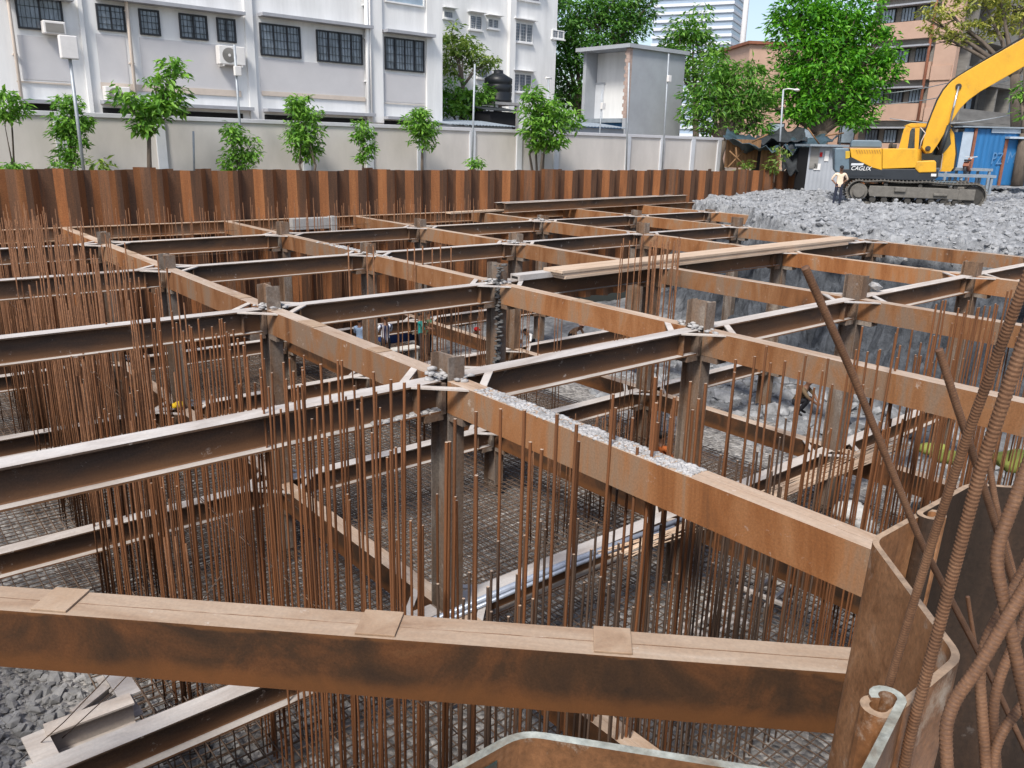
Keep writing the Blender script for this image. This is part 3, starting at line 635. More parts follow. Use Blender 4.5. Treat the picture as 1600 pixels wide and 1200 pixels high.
for k in range(16):
    p = at(1018 + 9 * (k % 6) - 2 * k / 16, 372 + rq.uniform(-6, 10), Y=12.2 + .25 * (k // 6)); BARS.append((p.x, p.y, p.z, .016, 0, LABK))
for (px, py) in ((968, 380), (975, 372), (985, 376), (992, 372), (1000, 370), (1006, 366), (1040, 372), (1056, 373), (1062, 370)):
    p = at(px, py, Y=13.0); BARS.append((p.x, p.y, p.z, .013, 0, LABK))
for x0 in (12.2, 14.5):
    for k in range(26): BARS.append((x0 + rq.uniform(-.35, .35), 15.2 + k * .24, -2.6 + rq.uniform(-.4, .6), .013, rq.gauss(0, .006), 'short rusty bar in an inner row below the upper struts'))
for k in range(70): BARS.append((9.8 + k * .075, 10.9 + rq.uniform(-.2, .2), -3.9 + rq.uniform(-.3, .4), .010, rq.gauss(0, .006), 'short rusty bar in the inner row between the first and second orange lines'))
GRP = {LABQ1: GQ + ', near part', LABQ2: GQ + ', middle part', LABQ3: GQ + ', far part', LABP1: GP + ', first part', LABP2: GP + ', right part', LABN: GP + ', short bars', LABR: 'starter bars of the far wall', LABK: 'starter bars of the column cage', LABM: 'sparse inner starter bars'}
def zb_of(x, y): return max(ZMAT - .25, spoil_z(x, y) - .1) if x > 15 else ZMAT - .25
def seen(bar):
    p = np.array([bar[0], bar[1], (bar[2] + max(bar[2] - 1.5, -4)) / 2 - CZ]); c = RC @ p
    return c[2] > 0 and -60 < 800 + FPX * c[0] / c[2] < 1660
BARS.sort(key=lambda q: dist((q[0], q[1], q[2])) / (q[2] + 6.2) ** .5 / q[3] + (0 if seen(q) else 1e6))
rest = MB()
ninds = 0
for i, (x, y, zt, r, ln, lab) in enumerate(BARS):
    z0 = zb_of(x, y); L = zt - z0
    if ninds < 298:
        o = bpy.data.objects.new('starter_bar', bar_mesh if lab != LABN else bar_mesh_d); COL.objects.link(o); o.location = (x, y, z0); o.scale = (r, r, L); o.rotation_euler = (rq.gauss(0, .006) + ln, rq.gauss(0, .008), rq.uniform(0, 6))
        tag(o, lab, 'rebar', GRP.get(lab, lab)); ninds += 1
    else:
        rest.tube([(x, y, z0), (x + ln * L, y + rq.gauss(0, .006) * L, zt)], r, 5)
tag(rest.build('starter_bars', M['rebar']), 'remaining rusty starter bars standing along the pit walls', 'rebar', kind='stuff')
# horizontal ties and a few loose wires
b = MB()
for (p, q) in (((4.05, 5.4, -4.0), (4.05, 13, -4.05)), ((3.45, 5.2, -3.2), (3.45, 13.2, -3.25)), ((4.1, 14, -3.4), (4.1, 27, -3.4)), ((3.4, 14, -2.6), (3.4, 27, -2.6)), ((4.1, 9, -2.9), (4.1, 13.3, -2.4)), ((3.5, 27.2, -1.9), (21, 27.2, -1.9)), ((3.5, 27.9, -1.4), (21, 27.9, -1.4)), ((6, 28.1, -2.2), (21, 28.1, -2.2))): b.tube([p, q], .008, 5)
tag(b.build('tie_bars', M['rebar_d']), 'thin horizontal tie bars crossing the left wall cage', 'tie bars')
for k, (p, q, lb) in enumerate((((90, 1160), (265, 985), 'thin dark wire stretched across the gravel at lower left, left one'), ((30, 1190), (180, 1045), 'thin dark wire over the gravel at the far lower left'), ((215, 1060), (345, 900), 'thin wire leaning on the near brace at lower left'))):
    b = MB(); a, c = at(*p, d=9.0), at(*q, d=7.6); b.tube([a, (a + c) / 2 - Vector((0, 0, .04)), c], .006, 5); tag(b.build('wire', M['rebar_d']), lb, 'wire', 'loose wires')

# ------------------------------------------------------------------ thick ribbed bars leaning right in front of the camera
def smooth_path(pts, step):
    P = [pts[0]] + list(pts) + [pts[-1]]; out = []
    for i in range(1, len(P) - 2):
        p0, p1, p2, p3 = P[i - 1], P[i], P[i + 1], P[i + 2]; n = max(2, int((p2 - p1).length / step))
        for k in range(n):
            t = k / n; out.append(.5 * ((2 * p1) + (p2 - p0) * t + (2 * p0 - 5 * p1 + 4 * p2 - p3) * t * t + (3 * p1 - p0 - 3 * p2 + p3) * t ** 3))
    out.append(pts[-1]); return out
def fillet_path(pts, rad, step):
    out = []; P = [pts[0]]
    for a, p, c in zip(pts, pts[1:], pts[2:]):
        k = min(rad, (a - p).length * .48, (c - p).length * .48); q0 = p + (a - p).normalized() * k; q1 = p + (c - p).normalized() * k
        P += [q0.lerp(p, t).lerp(p.lerp(q1, t), t) for t in [i / 10 for i in range(11)]]
    P.append(pts[-1])
    for a, c in zip(P, P[1:]):
        n = max(1, round((c - a).length / step)); out += [a.lerp(c, i / n) for i in range(n)]
    return out + [P[-1]]
def ribbed(pix, r, label, ribs=True):
    pts = [at(px, py, d=d) for px, py, d in pix]
    path = fillet_path(pts, .03, r * .1); b = MB(); b.smooth = True; n = 12
    d = (path[1] - path[0]).normalized(); u = d.orthogonal().normalized(); s = 0; prev = None; r *= .70; pitch = r * .74
    for k, p in enumerate(path):
        a = path[max(k - 1, 0)]; c = path[min(k + 1, len(path) - 1)]; d = (c - a).normalized(); u = (u - d * u.dot(d)).normalized(); w = d.cross(u)
        if k: s += (p - path[k - 1]).length
        ring = []; rb_ = 1 if abs(s / pitch % 1 - .6) < .22 else 0
        for q in range(n):
            th = 2 * PI * q / n; ph = (s / pitch + .55 * abs(((th / PI) % 1) - .5) * 2) % 1.0
            rib = max(0, 1 - abs(ph - .5) / .3) * .12 * (1 if abs(math.sin(th)) > .22 else .2) if ribs else 0
            ring.append(b.vert(p + (u * math.cos(th) + w * math.sin(th)) * r * (.93 + rib)))
        if prev:
            for q in range(n): b.face([prev[q], prev[(q + 1) % n], ring[(q + 1) % n], ring[q]], rb_)
        else: b.face(ring[::-1])
        prev = ring
    b.face(prev)
    return tag(b.build('ribbed_bar', [M['rebar_n'], M['rib']]), label, 'rebar', 'thick ribbed bars in the right foreground')
ribbed([(1380, 1100, 1.13), (1455, 850, 1.0), (1515, 670, .90), (1596, 455, .80), (1630, 370, .78)], .0078, 'ribbed bar standing out of the sheet pile clutch, leaning right')
ribbed([(1395, 1290, 1.12), (1422, 1150, 1.07), (1475, 950, 1.0), (1530, 740, .93), (1580, 590, .88), (1640, 420, .84)], .0103, 'thickest straight ribbed bar, leaning beside the clutch bar')
ribbed([(1258, 418, .97), (1330, 580, 1.05), (1440, 850, 1.18), (1490, 945, 1.3), (1550, 1060, 1.42), (1620, 1210, 1.55)], .0074, 'long diagonal ribbed bar leaning to the left over the sheet piles')
ribbed([(1467, 546, 1.0), (1500, 650, 1.03), (1532, 745, 1.08), (1565, 850, 1.13), (1610, 1000, 1.2)], .0072, 'shorter ribbed bar leaning left behind the thick pair')
ribbed([(1645, 625, .92), (1560, 848, .95), (1557, 885, .95), (1628, 1210, .95)], .0108, 'bent ribbed link bar at the right edge, upper one')
ribbed([(1650, 835, .92), (1530, 1042, .94), (1492, 1092, .95), (1477, 1135, .95), (1484, 1290, .95)], .0106, 'bent ribbed link bar at the bottom right, lowest of the links')
ribbed([(1650, 800, 1.0), (1540, 1000, 1.0), (1530, 1050, 1.0), (1546, 1270, 1.0)], .0095, 'bent ribbed link bar just behind the lowest one')
ribbed([(1660, 830, 1.08), (1560, 1062, 1.08), (1551, 1110, 1.08), (1562, 1280, 1.08)], .0095, 'bent ribbed link bar second from the right edge')
ribbed([(1670, 1010, 1.0), (1566, 1142, 1.0), (1552, 1180, 1.0), (1553, 1270, 1.0)], .0085, 'thin bent ribbed link bar in the bottom right corner')
ribbed([(1512, 932, 1.45), (1516, 960, 1.46), (1524, 1010, 1.47)], .0055, 'short rod stub in the dark between the sheet piles')
ribbed([(1540, 690, 1.2), (1556, 790, 1.22), (1585, 900, 1.25), (1625, 1060, 1.28)], .0068, 'thin ribbed bar running down behind the bent links')

# ------------------------------------------------------------------ sheet pile walls
P2 = .6425
def arc_path(pts, r):
    out = [pts[0]]
    for a, p, c in zip(pts, pts[1:], pts[2:]):
        a, p, c = Vector(a), Vector(p), Vector(c); u, w = (a - p).normalized(), (c - p).normalized(); q0, q1 = p + u * r, p + w * r
        for t in (0, .2, .4, .6, .8, 1): out.append(tuple(q0.lerp(p, t).lerp(p.lerp(q1, t), t)))
    out.append(pts[-1]); return out
def z_pile(up, r, t, z0, z1, hook=0, mats=None, slot=None, top=None, bend=0.0):
    """one pile: half flange, slanted web, half flange; up = web rises away from the camera side"""
    y0, y1 = (0, .262) if up else (.262, 0)
    pts = [(0.0, y0), (.18, y0), (.43, y1), (P2, y1)] if up else [(0.0, y0), (P2 - .43, y0), (P2 - .18, y1 - bend), (P2, y1)]
    path = arc_path(pts, r) if r else pts
    if hook:
        g0, g1 = (1, -1) if up else (-1, 1)
        h0 = [(-.022 - hook * math.sin(a), y0 + g0 * (hook - hook * math.cos(a))) for a in [math.radians(k) for k in range(215, -1, -21)]]
        h1 = [(P2 + hook * math.sin(a), y1 + g1 * (hook - hook * math.cos(a))) for a in [math.radians(k) for k in range(24, 241, 24)]]
        path = h0 + path + h1
    b = MB(); n = len(path); L = []; R_ = []
    for i, p in enumerate(path):
        a = Vector(path[max(i - 1, 0)]); c = Vector(path[min(i + 1, n - 1)]); d = (c - a).normalized(); q = Vector((-d.y, d.x)) * t / 2
        L.append((p[0] + q.x, p[1] + q.y)); R_.append((p[0] - q.x, p[1] - q.y))
    def m(i):
        if slot is None: return 0
        dx = abs(path[i + 1][1] - path[i][1]); return 1 if dx > .6 * abs(path[i + 1][0] - path[i][0]) and slot == 'web' else 0
    for i in range(n - 1):
        for A, B_, f in ((L, L, 0), (R_, R_, 1)):
            q = [(*A[i], z0), (*A[i + 1], z0), (*A[i + 1], z1), (*A[i], z1)]
            b.poly(q if f else q[::-1], m(i))
        b.poly([(*R_[i], z1), (*R_[i + 1], z1), (*L[i + 1], z1), (*L[i], z1)], top if top is not None else m(i))
    for i in (0, n - 1):
        q = [(*L[i], z0), (*R_[i], z0), (*R_[i], z1), (*L[i], z1)]; b.poly(q, m(min(i, n - 2)))
    return b
wall = thing('sheet_pile_wall', 'long rusty sheet pile wall across the back of the pit', 'sheet pile wall', (0, 29.3, 0))
rw = random.Random(5)
var = []
for up in (True, False):
    for ms in (('pile_d', 'pile_o'), ('pile_d', 'pile_d'), ('pile_o', 'pile_d'), ('pile_d', 'pile_o')): var.append(z_pile(up, 0, .012, -6.4, 0, 0, slot='web').mesh('sheet_pile', [M[q] for q in ms]))
k0 = -6; kk = 0
for k in range(100):
    x = -1.6 + k * P2 * 1.02
    o = bpy.data.objects.new('sheet_pile', var[(k % 2) * 4 + (0 if rw.random() < .8 else 1 if k % 2 == 0 else 2)]); COL.objects.link(o); o.parent = wall
    o.location = (x, 0, .55 + rw.gauss(0, .035) - (.25 if x > 53 else 0)); o.scale = (1.02, 1.05, 1)
b = MB(); b.box(52, 63.5, -.12, .45, .31, .42); b.build('capping_plank', M['dustgrey'], wall)
near = thing('sheet_pile_wall', 'thick brown sheet pile wall right below the camera, running off to the right', 'sheet pile wall', (.9802, .352, 0), -.012)
for k in range(-5, 22):
    up = k % 2 == 0
    ed = 2 if -4 < k < -0 else 1
    b = z_pile(up, .028, .0115, -6.6, 1.004 + .005 * (k % 2), .0175, top=1, bend=.04 if k == -1 else 0)
    b.v = [(x + .07 * (z - 1.0), y, z) for x, y, z in b.v]
    o = b.build('sheet_pile', [M['pile_m'] if k < 0 else M['pile_n'] if k < 1 else M['pile_shade'], M['edge_teal'] if k in (-1, -2, -3) else M['edge']], near, (k * P2, 0, 0))
    if k == -1:
        pb = MB(); q = random.Random(8); n_ = 16; y_ = .262 - .0075
        up_ = [(-.02 + .19 * i / n_, .996 - .004 * q.random()) for i in range(n_ + 1)]; lo_ = [(x, .972 - .03 * abs(noise.noise(Vector((x * 30, 2, 0)))) - .012 * q.random()) for x, z in up_][::-1]
        for i in range(n_):
            if noise.noise(Vector((up_[i][0] * 14, 7, 1))) > -.12: pb.poly([(up_[i][0], y_, up_[i][1]), (up_[i + 1][0], y_, up_[i + 1][1]), (lo_[n_ - i - 1][0], y_, lo_[n_ - i - 1][1]), (lo_[n_ - i][0], y_, lo_[n_ - i][1])])
        pb.build('paint_remnant', M['teal'], o)
# crumpled plastic film behind the wall
b = MB(); nx = 26
def film(x, y): return .05 + .22 * abs(fbm(x, y, 2.4, 5, 9)) + .1 * fbm(x, y, 7, 3, 4)
grid('plastic_sheet', 1.05, 2.2, -.25, .26, 60, 40, film, M['plastic'], kind=None)
tag(bpy.data.objects['plastic_sheet'], 'crumpled clear plastic film lying behind the near sheet piles', 'plastic sheet')
# ------------------------------------------------------------------ excavator
eh = EH; ebase = EB
def E_(px, py, y=0.0):
    r = at(px, py, d=1.0) - Vector((0, 0, CZ)); o = Vector((0, 0, CZ)); t = (ebase + EAW * y - o).dot(EAW) / r.dot(EAW)
    p = o + r * t - ebase; return (p.dot(EFW), p.z)
ex = thing('excavator', 'yellow tracked excavator with raised boom parked on the grey rubble', 'excavator', ebase, eh)
def xprism(b, pix, y0, y1, m=0, raw=False):
    pr = pix if raw else [E_(p[0], p[1], y0) for p in pix]
    b.prism(pr, lambda p: (p[0], y0, p[1]), lambda p: (p[0], y1, p[1]), m)
def part(name, pix, y0, y1, mat, parent=ex, bev=.03, raw=False):
    b = MB(); xprism(b, pix, y0, y1, 0, raw); return b.build(name, mat, parent, fix=True, bev=bev)
def disc(b, c, r, y0, y1, n=20, m=0):
    pr = [(c[0] + r * math.cos(2 * PI * k / n), c[1] + r * math.sin(2 * PI * k / n)) for k in range(n)]; xprism(b, pr, y0, y1, m, True)
xl, xr = E_(1323, 300, -1.75)[0], E_(1542, 300, -1.75)[0]; R0 = .54; zc = .56
def tracks(y0, y1):
    loop = []; n = 14
    for k in range(n + 1): a = PI / 2 + PI * k / n; loop.append((xl + R0 + R0 * math.cos(a), zc + R0 * math.sin(a)))
    nb = 30
    for k in range(1, nb): loop.append((xl + R0 + (xr - xl - 2 * R0) * k / nb, zc - R0))
    for k in range(n + 1): a = -PI / 2 + PI * k / n; loop.append((xr - R0 + R0 * math.cos(a), zc + R0 * math.sin(a)))
    for k in range(1, nb): t = k / nb; loop.append((xr - R0 - (xr - xl - 2 * R0) * t, zc + R0 - .05 * abs(math.sin(t * PI * 2.5)) + .03 * math.sin(PI * t)))
    b = MB()
    for k, p in enumerate(loop):
        q = loop[(k + 1) % len(loop)]; d = Vector((q[0] - p[0], 0, q[1] - p[1])); L = d.length
        if L < 1e-4: continue
        d /= L; nrm = Vector((-d.z, 0, d.x)); c = Vector(((p[0] + q[0]) / 2, (y0 + y1) / 2, (p[1] + q[1]) / 2))
        b.obox(c, d * L * .47, Vector((0, (y1 - y0) / 2, 0)), nrm * .022); b.obox(c + nrm * -.045, d * .02, Vector((0, (y1 - y0) / 2, 0)), nrm * .03)
        b.obox(c + nrm * .05, d * L * .4, Vector((0, .09, 0)), nrm * .035)
    b.build('track_belt', M['track'], ex, fix=True)
    ym = (y0 + y1) / 2; b = MB()
    fr = [(xl + 1.05, .36), (xr - 1.0, .36), (xr - .95, .5), (xr - .95, .82), (xr - 2.0, .86), (xl + 1.0, .86), (xl + .95, .6)]
    xprism(b, fr, y0 + .06, y1 - .06, 0, True); b.box(xl + 2.1, xl + 2.6, y0 - .05, y0 + .08, .62, .84); b.box(xr - 2.2, xr - 1.6, y0 - .05, y0 + .08, .5, .62)
    b.box(xr - 1.15, xr - .45, y0 + .03, y1 - .03, .35, .85); f = b.build('track_frame', M['track'], ex, fix=True, bev=.03)
    b = MB(); disc(b, (xl + R0, zc), .40, y0 + .1, y1 - .1, 22); disc(b, (xl + R0, zc), .27, y0 - .02, y0 + .12, 20); b.build('drive_sprocket', M['track'], ex, fix=True, bev=.015)
    b = MB(); disc(b, (xr - R0, zc), .44, y0 + .15, y1 - .15, 22); b.build('idler_wheel', M['trackd'], ex, fix=True)
    b = MB()
    for k in range(8): b = MB(); disc(b, (xl + 1.2 + k * (xr - xl - 2.4) / 7, .22), .14, y0 + .12, y1 - .12, 12); b.build('track_roller', M['trackd'], ex, fix=True)
    for k in range(3): b = MB(); disc(b, (xl + 1.7 + k * 1.5, .92), .09, y0 + .1, y1 - .1, 12); b.build('carrier_roller', M['trackd'], ex, fix=True)
tracks(-1.75, -1.15); tracks(1.15, 1.75)
b = MB(); b.box(-1.3, 1.3, -1.2, 1.2, .5, .95); disc(b, (0, .5), .01, 0, .01, 4)
b.build('undercarriage', M['trackd'], ex, fix=True)
b = MB(); b.tube([(0, 0, .9), (0, 0, 1.25)], .75, 24); b.build('slewing_ring', M['trackd'], ex)
YN, YF = -1.52, 1.52
part('house_deck', [(1312, 264), (1466, 264), (1466, 277), (1455, 283), (1330, 279), (1312, 275)], YN + .02, YF - .02, M['char'])
part('counterweight', [(1304, 231), (1327, 231), (1329, 276), (1312, 275), (1304, 266)], YN + .04, YF - .04, M['slate'], bev=.06)
b = MB(); xprism(b, [(1328, 232), (1378, 232), (1378, 266), (1363, 262), (1330, 246)], YN, YF); b.build('engine_cover', M['yellow'], ex, fix=True, bev=.03)
part('engine_side_panel', [(1327, 246), (1333, 246.5), (1362, 263), (1380, 266), (1380, 275), (1327, 275)], YN + .005, YF - .005, M['char'], bev=.01)
part('pump_cover', [(1378.6, 232), (1431, 232), (1434, 235), (1434, 262), (1378.6, 264)], YN, YF, M['yellow'])
v = MB()
for k in range(10):
    x0 = 1338 + k * 4.0; a, c = E_(x0, 233.8, YN), E_(x0 + 2.2, 240, YN)
    v.bar((a[0], YN - .005, a[1]), (c[0], YN - .005, c[1]), .045, .012)
v.build('vent_slots', M['brick'], ex)
part('air_duct', [(1330, 221), (1333, 218.5), (1374, 219), (1378, 222), (1378, 231), (1329, 230)], -1.2, -.2, M['slate'], bev=.12)
b = MB(); a = E_(1390, 231, -.9); b.tube([(a[0], -.9, a[1] - .1), (a[0], -.9, a[1] + .12), (a[0] + .08, -.9, a[1] + .25)], .06, 10); b.tube([(a[0] + .2, -.6, a[1] - .1), (a[0] + .2, -.6, a[1] + .18)], .13, 12)
b.build('exhaust', M['trackd'], ex)
part('tool_box', [(1432, 252), (1461, 250.5), (1463, 254), (1463, 269), (1436, 270), (1430, 264)], YN - .03, -.55, M['yellow'], bev=.04)
part('rear_light_panel', [(1321, 236), (1328, 236), (1328, 247), (1321, 248)], YN + .01, YN + .25, M['yellow2'], bev=.01)
# cab on the far side
b = MB()
y0, y1 = .28, 1.45
fr = [(1404, 233), (1412, 203), (1416, 196), (1424, 193), (1484, 193), (1489, 197), (1493, 240), (1490, 262), (1484, 268), (1404, 268)]
for ya, yb in ((y0, y0 + .06), (y1 - .06, y1)):
    for pix in ([(1404, 233), (1412, 203), (1416, 196), (1424, 193), (1425, 200), (1422, 205), (1418, 233)], [(1424, 193), (1450, 193), (1450, 199), (1425, 200)], [(1430, 199), (1437, 199), (1435, 233), (1429, 233)], [(1472, 242), (1480, 233), (1486, 225), (1484, 205), (1486, 200), (1491, 210), (1493, 240), (1490, 262), (1485, 268), (1468, 268)], [(1404, 233), (1440, 233), (1440, 268), (1404, 268)]):
        xprism(b, pix, ya, yb)
b.build('cab_frame', M['yellow'], ex, fix=True, bev=.012)
part('cab_roof', [(1416, 196), (1424, 192.5), (1484, 193.5), (1489, 198), (1424, 199)], y0 - .02, y1 + .02, M['yellow'], bev=.02)
part('cab_glass', [(1408, 232), (1415, 201), (1486, 199), (1491, 240), (1486, 262), (1440, 262), (1440, 234)], y0 + .03, y1 - .03, M['cabglass'], bev=0)
part('cab_pillar', [(1484, 197), (1490, 194), (1496, 240), (1493, 264), (1489, 268), (1491, 240)], y0 + .002, y1 - .002, M['char'], bev=.01)
part('cab_seat', [(1448, 262), (1452, 240), (1458, 238), (1462, 252), (1470, 252), (1470, 262)], .6, 1.1, M['char'])
# boom
bo = [(1441, 231), (1444, 214), (1449, 199), (1456, 180), (1465, 158), (1474, 142), (1484, 130), (1498, 119), (1530, 100), (1570, 77), (1600, 60), (1640, 40), (1690, 22), (1694, 30), (1690, 40), (1650, 74), (1600, 104), (1560, 127), (1532, 143), (1514, 156), (1500, 170), (1489, 187), (1476, 208), (1466, 225), (1456, 239), (1447, 240)]
boom = part('boom', bo, -.34, .26, M['yellow'], bev=.025)
for px, py, r in ((1498, 135, .13), (1450, 232, .12)):
    b = MB(); c = E_(px, py, -.42); disc(b, c, r, -.42, .34, 14); disc(b, c, r * .6, -.46, .38, 12); b.build('pin', M['trackd'], boom, fix=True)
for yb in (-.43, .35):
    b = MB(); a, c = E_(1498, 135, -.43), E_(1483, 196, -.43); e = E_(1468, 242, -.43)
    b.tube([(a[0], yb, a[1]), (c[0], yb, c[1])], .055, 12); r_ = b.build('cylinder_rod', M['chrome'], ex)
    b = MB(); b.tube([(c[0], yb, c[1]), (e[0], yb, e[1])], .10, 14); b.build('cylinder_barrel', M['char'], ex)
b = MB(); hp = [(1440, 229), (1445, 207), (1455, 180), (1464, 157), (1474, 140), (1487, 126), (1540, 93), (1600, 58)]
b.tube([(E_(px, py - 1.5)[0], -.2, E_(px, py - 1.5)[1]) for px, py in hp], .03, 7)
b.tube([(E_(px, py - .8)[0], .1, E_(px, py - .8)[1]) for px, py in hp], .03, 7); b.build('hydraulic_hose', M['char'], boom)
b = MB(); sk = [(1690, 20), (1698, 40), (1706, 180), (1700, 200), (1694, 180), (1684, 60)]
xprism(b, sk, -.25, .17); b.build('stick', M['yellow'], ex, fix=True, bev=.02)
b = MB()
for pix in ([(1437, 233), (1440, 220), (1446, 208), (1438, 199)], [(1459, 222), (1473, 242), (1470, 264), (1466, 270)]):
    b.tube([(*(lambda e: (e[0], -1.2 if pix[0][0] < 1450 else .24, e[1]))(E_(*p, -1.2 if pix[0][0] < 1450 else .24)),) for p in pix], .022, 6)
b.build('grab_rail', M['cream'], ex)
def text(name, s, size, mat, parent, loc, rot, shear=0, ext=.004, sx=1.0):
    cu = bpy.data.curves.new(name, 'FONT'); cu.body = s; cu.size = size; cu.extrude = ext; cu.shear = shear; cu.align_x = 'LEFT'
    o = bpy.data.objects.new(name, cu); COL.objects.link(o); dg = bpy.context.evaluated_depsgraph_get(); dg.update()
    me = bpy.data.meshes.new_from_object(o.evaluated_get(dg)); bpy.data.objects.remove(o)
    me.materials.clear(); me.materials.append(mat); o = bpy.data.objects.new(name, me); COL.objects.link(o)
    o.location = loc; o.rotation_euler = rot; o.scale = (sx, 1, 1); o.parent = parent; return o
a = E_(1329, 265.6, YN); text('lettering', 'CAGLIX', .27, M['white'], ex, (a[0], YN - .008, a[1]), (PI / 2, 0, 0), .25, .008, .93)
bpy.data.objects['lettering'].data.transform(Matrix.Diagonal((1.0, 1.0, 1, 1)))
b = MB(); xprism(b, [(1330.5, 255), (1350, 255), (1348.5, 258.5), (1329.5, 258.5)], YN - .012, YN); b.build('badge', M['pil'], ex, fix=True)
a = E_(1455, 272, YN); b = MB(); b.box(a[0], a[0] + .22, YN - .02, YN + .02, a[1] - .1, a[1] + .02); b.build('reflector', M['acw'], ex)
b = MB(); a = E_(1462, 284, YN); b.box(a[0] - .2, a[0] + .9, YN + .1, YN + .5, a[1] - .02, a[1] + .04); b.build('step', M['slate'], ex)

# ------------------------------------------------------------------ people
def person(label, loc, rz, J, mats, headgear=None, group=None, scale=1.0, head=(0, 0, 0)):
    """one skinned body. J: joint name -> (x right, y forward, z up); mats: shirt, trousers, skin, shoes"""
    base = dict(pelvis=(0, 0, .95), belly=(0, .01, 1.10), chest=(0, .01, 1.29), neck=(0, 0, 1.46), h0=(0, .015, 1.54), h1=(0, .02, 1.62), h2=(0, .015, 1.70), nose=(0, .105, 1.60),
                hipR=(.095, 0, .90), kneeR=(.105, .02, .50), ankR=(.11, -.01, .09), toeR=(.125, .14, .035), shR=(.185, 0, 1.40), elR=(.25, -.03, 1.13), wrR=(.26, .06, .89),
                earR=(.078, 0, 1.60), earL=(-.078, 0, 1.60))
    for k in ('hip', 'knee', 'ank', 'toe', 'sh', 'el', 'wr'): x, y, z = base[k + 'R']; base[k + 'L'] = (-x, y, z)
    base.update(J)
    for k in ('neck', 'h0', 'h1', 'h2', 'nose', 'earR', 'earL'):
        if k not in J: base[k] = tuple(Vector(base[k]) + Vector(head) * (.5 if k == 'neck' else 1))
    rad = dict(pelvis=(.15, .11), belly=(.14, .10), chest=(.165, .11), neck=(.055, .055), h0=(.068, .075), h1=(.08, .095), h2=(.06, .07), nose=(.016, .016), hip=(.092, .092), knee=(.062, .062), ank=(.045, .045), toe=(.042, .03), sh=(.068, .068), el=(.047, .047), wr=(.032, .032), ear=(.018, .022), hand=(.038, .024), f=(.0095, .0095))
    vs = []; es = []; rs_ = []; part_ = []; idx = {}
    def add(n, co, r, par, pt):
        idx[n] = len(vs); vs.append(Vector(co) * scale); rs_.append((r[0] * scale, r[1] * scale)); part_.append(pt)
        if par is not None: es.append((idx[par], idx[n]))
    add('pelvis', base['pelvis'], rad['pelvis'], None, 1); add('belly', base['belly'], rad['belly'], 'pelvis', 0); add('chest', base['chest'], rad['chest'], 'belly', 0)
    add('neck', base['neck'], rad['neck'], 'chest', 2)
    for k, p in (('h0', 'neck'), ('h1', 'h0'), ('h2', 'h1')): add(k, base[k], rad[k], p, 2)
    add('nose', base['nose'], rad['nose'], 'h1', 2); add('earR', base['earR'], rad['ear'], 'h1', 2); add('earL', base['earL'], rad['ear'], 'h1', 2)
    for s in 'RL':
        add('hip' + s, base['hip' + s], rad['hip'], 'pelvis', 1); add('knee' + s, base['knee' + s], rad['knee'], 'hip' + s, 1); add('ank' + s, base['ank' + s], rad['ank'], 'knee' + s, 1); add('toe' + s, base['toe' + s], rad['toe'], 'ank' + s, 3)
        add('sh' + s, base['sh' + s], rad['sh'], 'chest', 0); add('el' + s, base['el' + s], rad['el'], 'sh' + s, 4); add('wr' + s, base['wr' + s], rad['wr'], 'el' + s, 2)
        el, wr = Vector(base['el' + s]), Vector(base['wr' + s]); d = (wr - el).normalized(); sd = d.cross(Vector((0, 1, 0))); sd = sd.normalized() if sd.length > .1 else Vector((1, 0, 0)); n = sd.cross(d)
        hd = wr + d * .085; add('hand' + s, hd, rad['hand'], 'wr' + s, 2)
        for k in range(4):
            l = (.062, .072, .068, .052)[k]; b0 = hd + sd * (k - 1.5) * .02 + d * .015
            add(f'f{s}{k}', b0 + d * l * .55 + n * .008, rad['f'], 'hand' + s, 2); add(f'g{s}{k}', b0 + d * l + n * .026, rad['f'], f'f{s}{k}', 2)
        add(f'f{s}t', wr + d * .045 - sd * .045 + n * .01, (.011, .011), 'hand' + s, 2)
    me = bpy.data.meshes.new('person'); me.from_pydata(vs, es, []); o = bpy.data.objects.new('person', me); COL.objects.link(o)
    md = o.modifiers.new('s', 'SKIN'); md.use_smooth_shade = True
    for i, r in enumerate(rs_): me.skin_vertices[0].data[i].radius = r
    me.skin_vertices[0].data[0].use_root = True
    sb = o.modifiers.new('d', 'SUBSURF'); sb.levels = 2; sb.render_levels = 2
    dg = bpy.context.evaluated_depsgraph_get(); dg.update(); m2 = bpy.data.meshes.new_from_object(o.evaluated_get(dg)); o.modifiers.clear(); o.data = m2
    m2.materials.clear()
    for m in mats: m2.materials.append(m)
    slot = {0: 0, 1: 1, 2: 2, 3: 3, 4: 0}
    for f in m2.polygons:
        c = f.center; best = None
        for a, e in es:
            A, B_ = vs[a], vs[e]; t = max(0, min(1, (c - A).dot(B_ - A) / max(1e-9, (B_ - A).length_squared))); q = (c - A.lerp(B_, t)).length - max(rs_[e][0], .02) * .5
            if best is None or q < best[0]: best = (q, e, t)
        e = best[1]; pt = part_[e]; s = slot[pt]
        if pt == 1 and e == idx['belly']: s = 0
        f.material_index = s; f.use_smooth = True
    o.location = loc; o.rotation_euler = (0, 0, rz); tag(o, label, 'person', group)
    h = (Vector(base['h1']) + Vector((0, -.006, .03))) * scale; hb = MB()
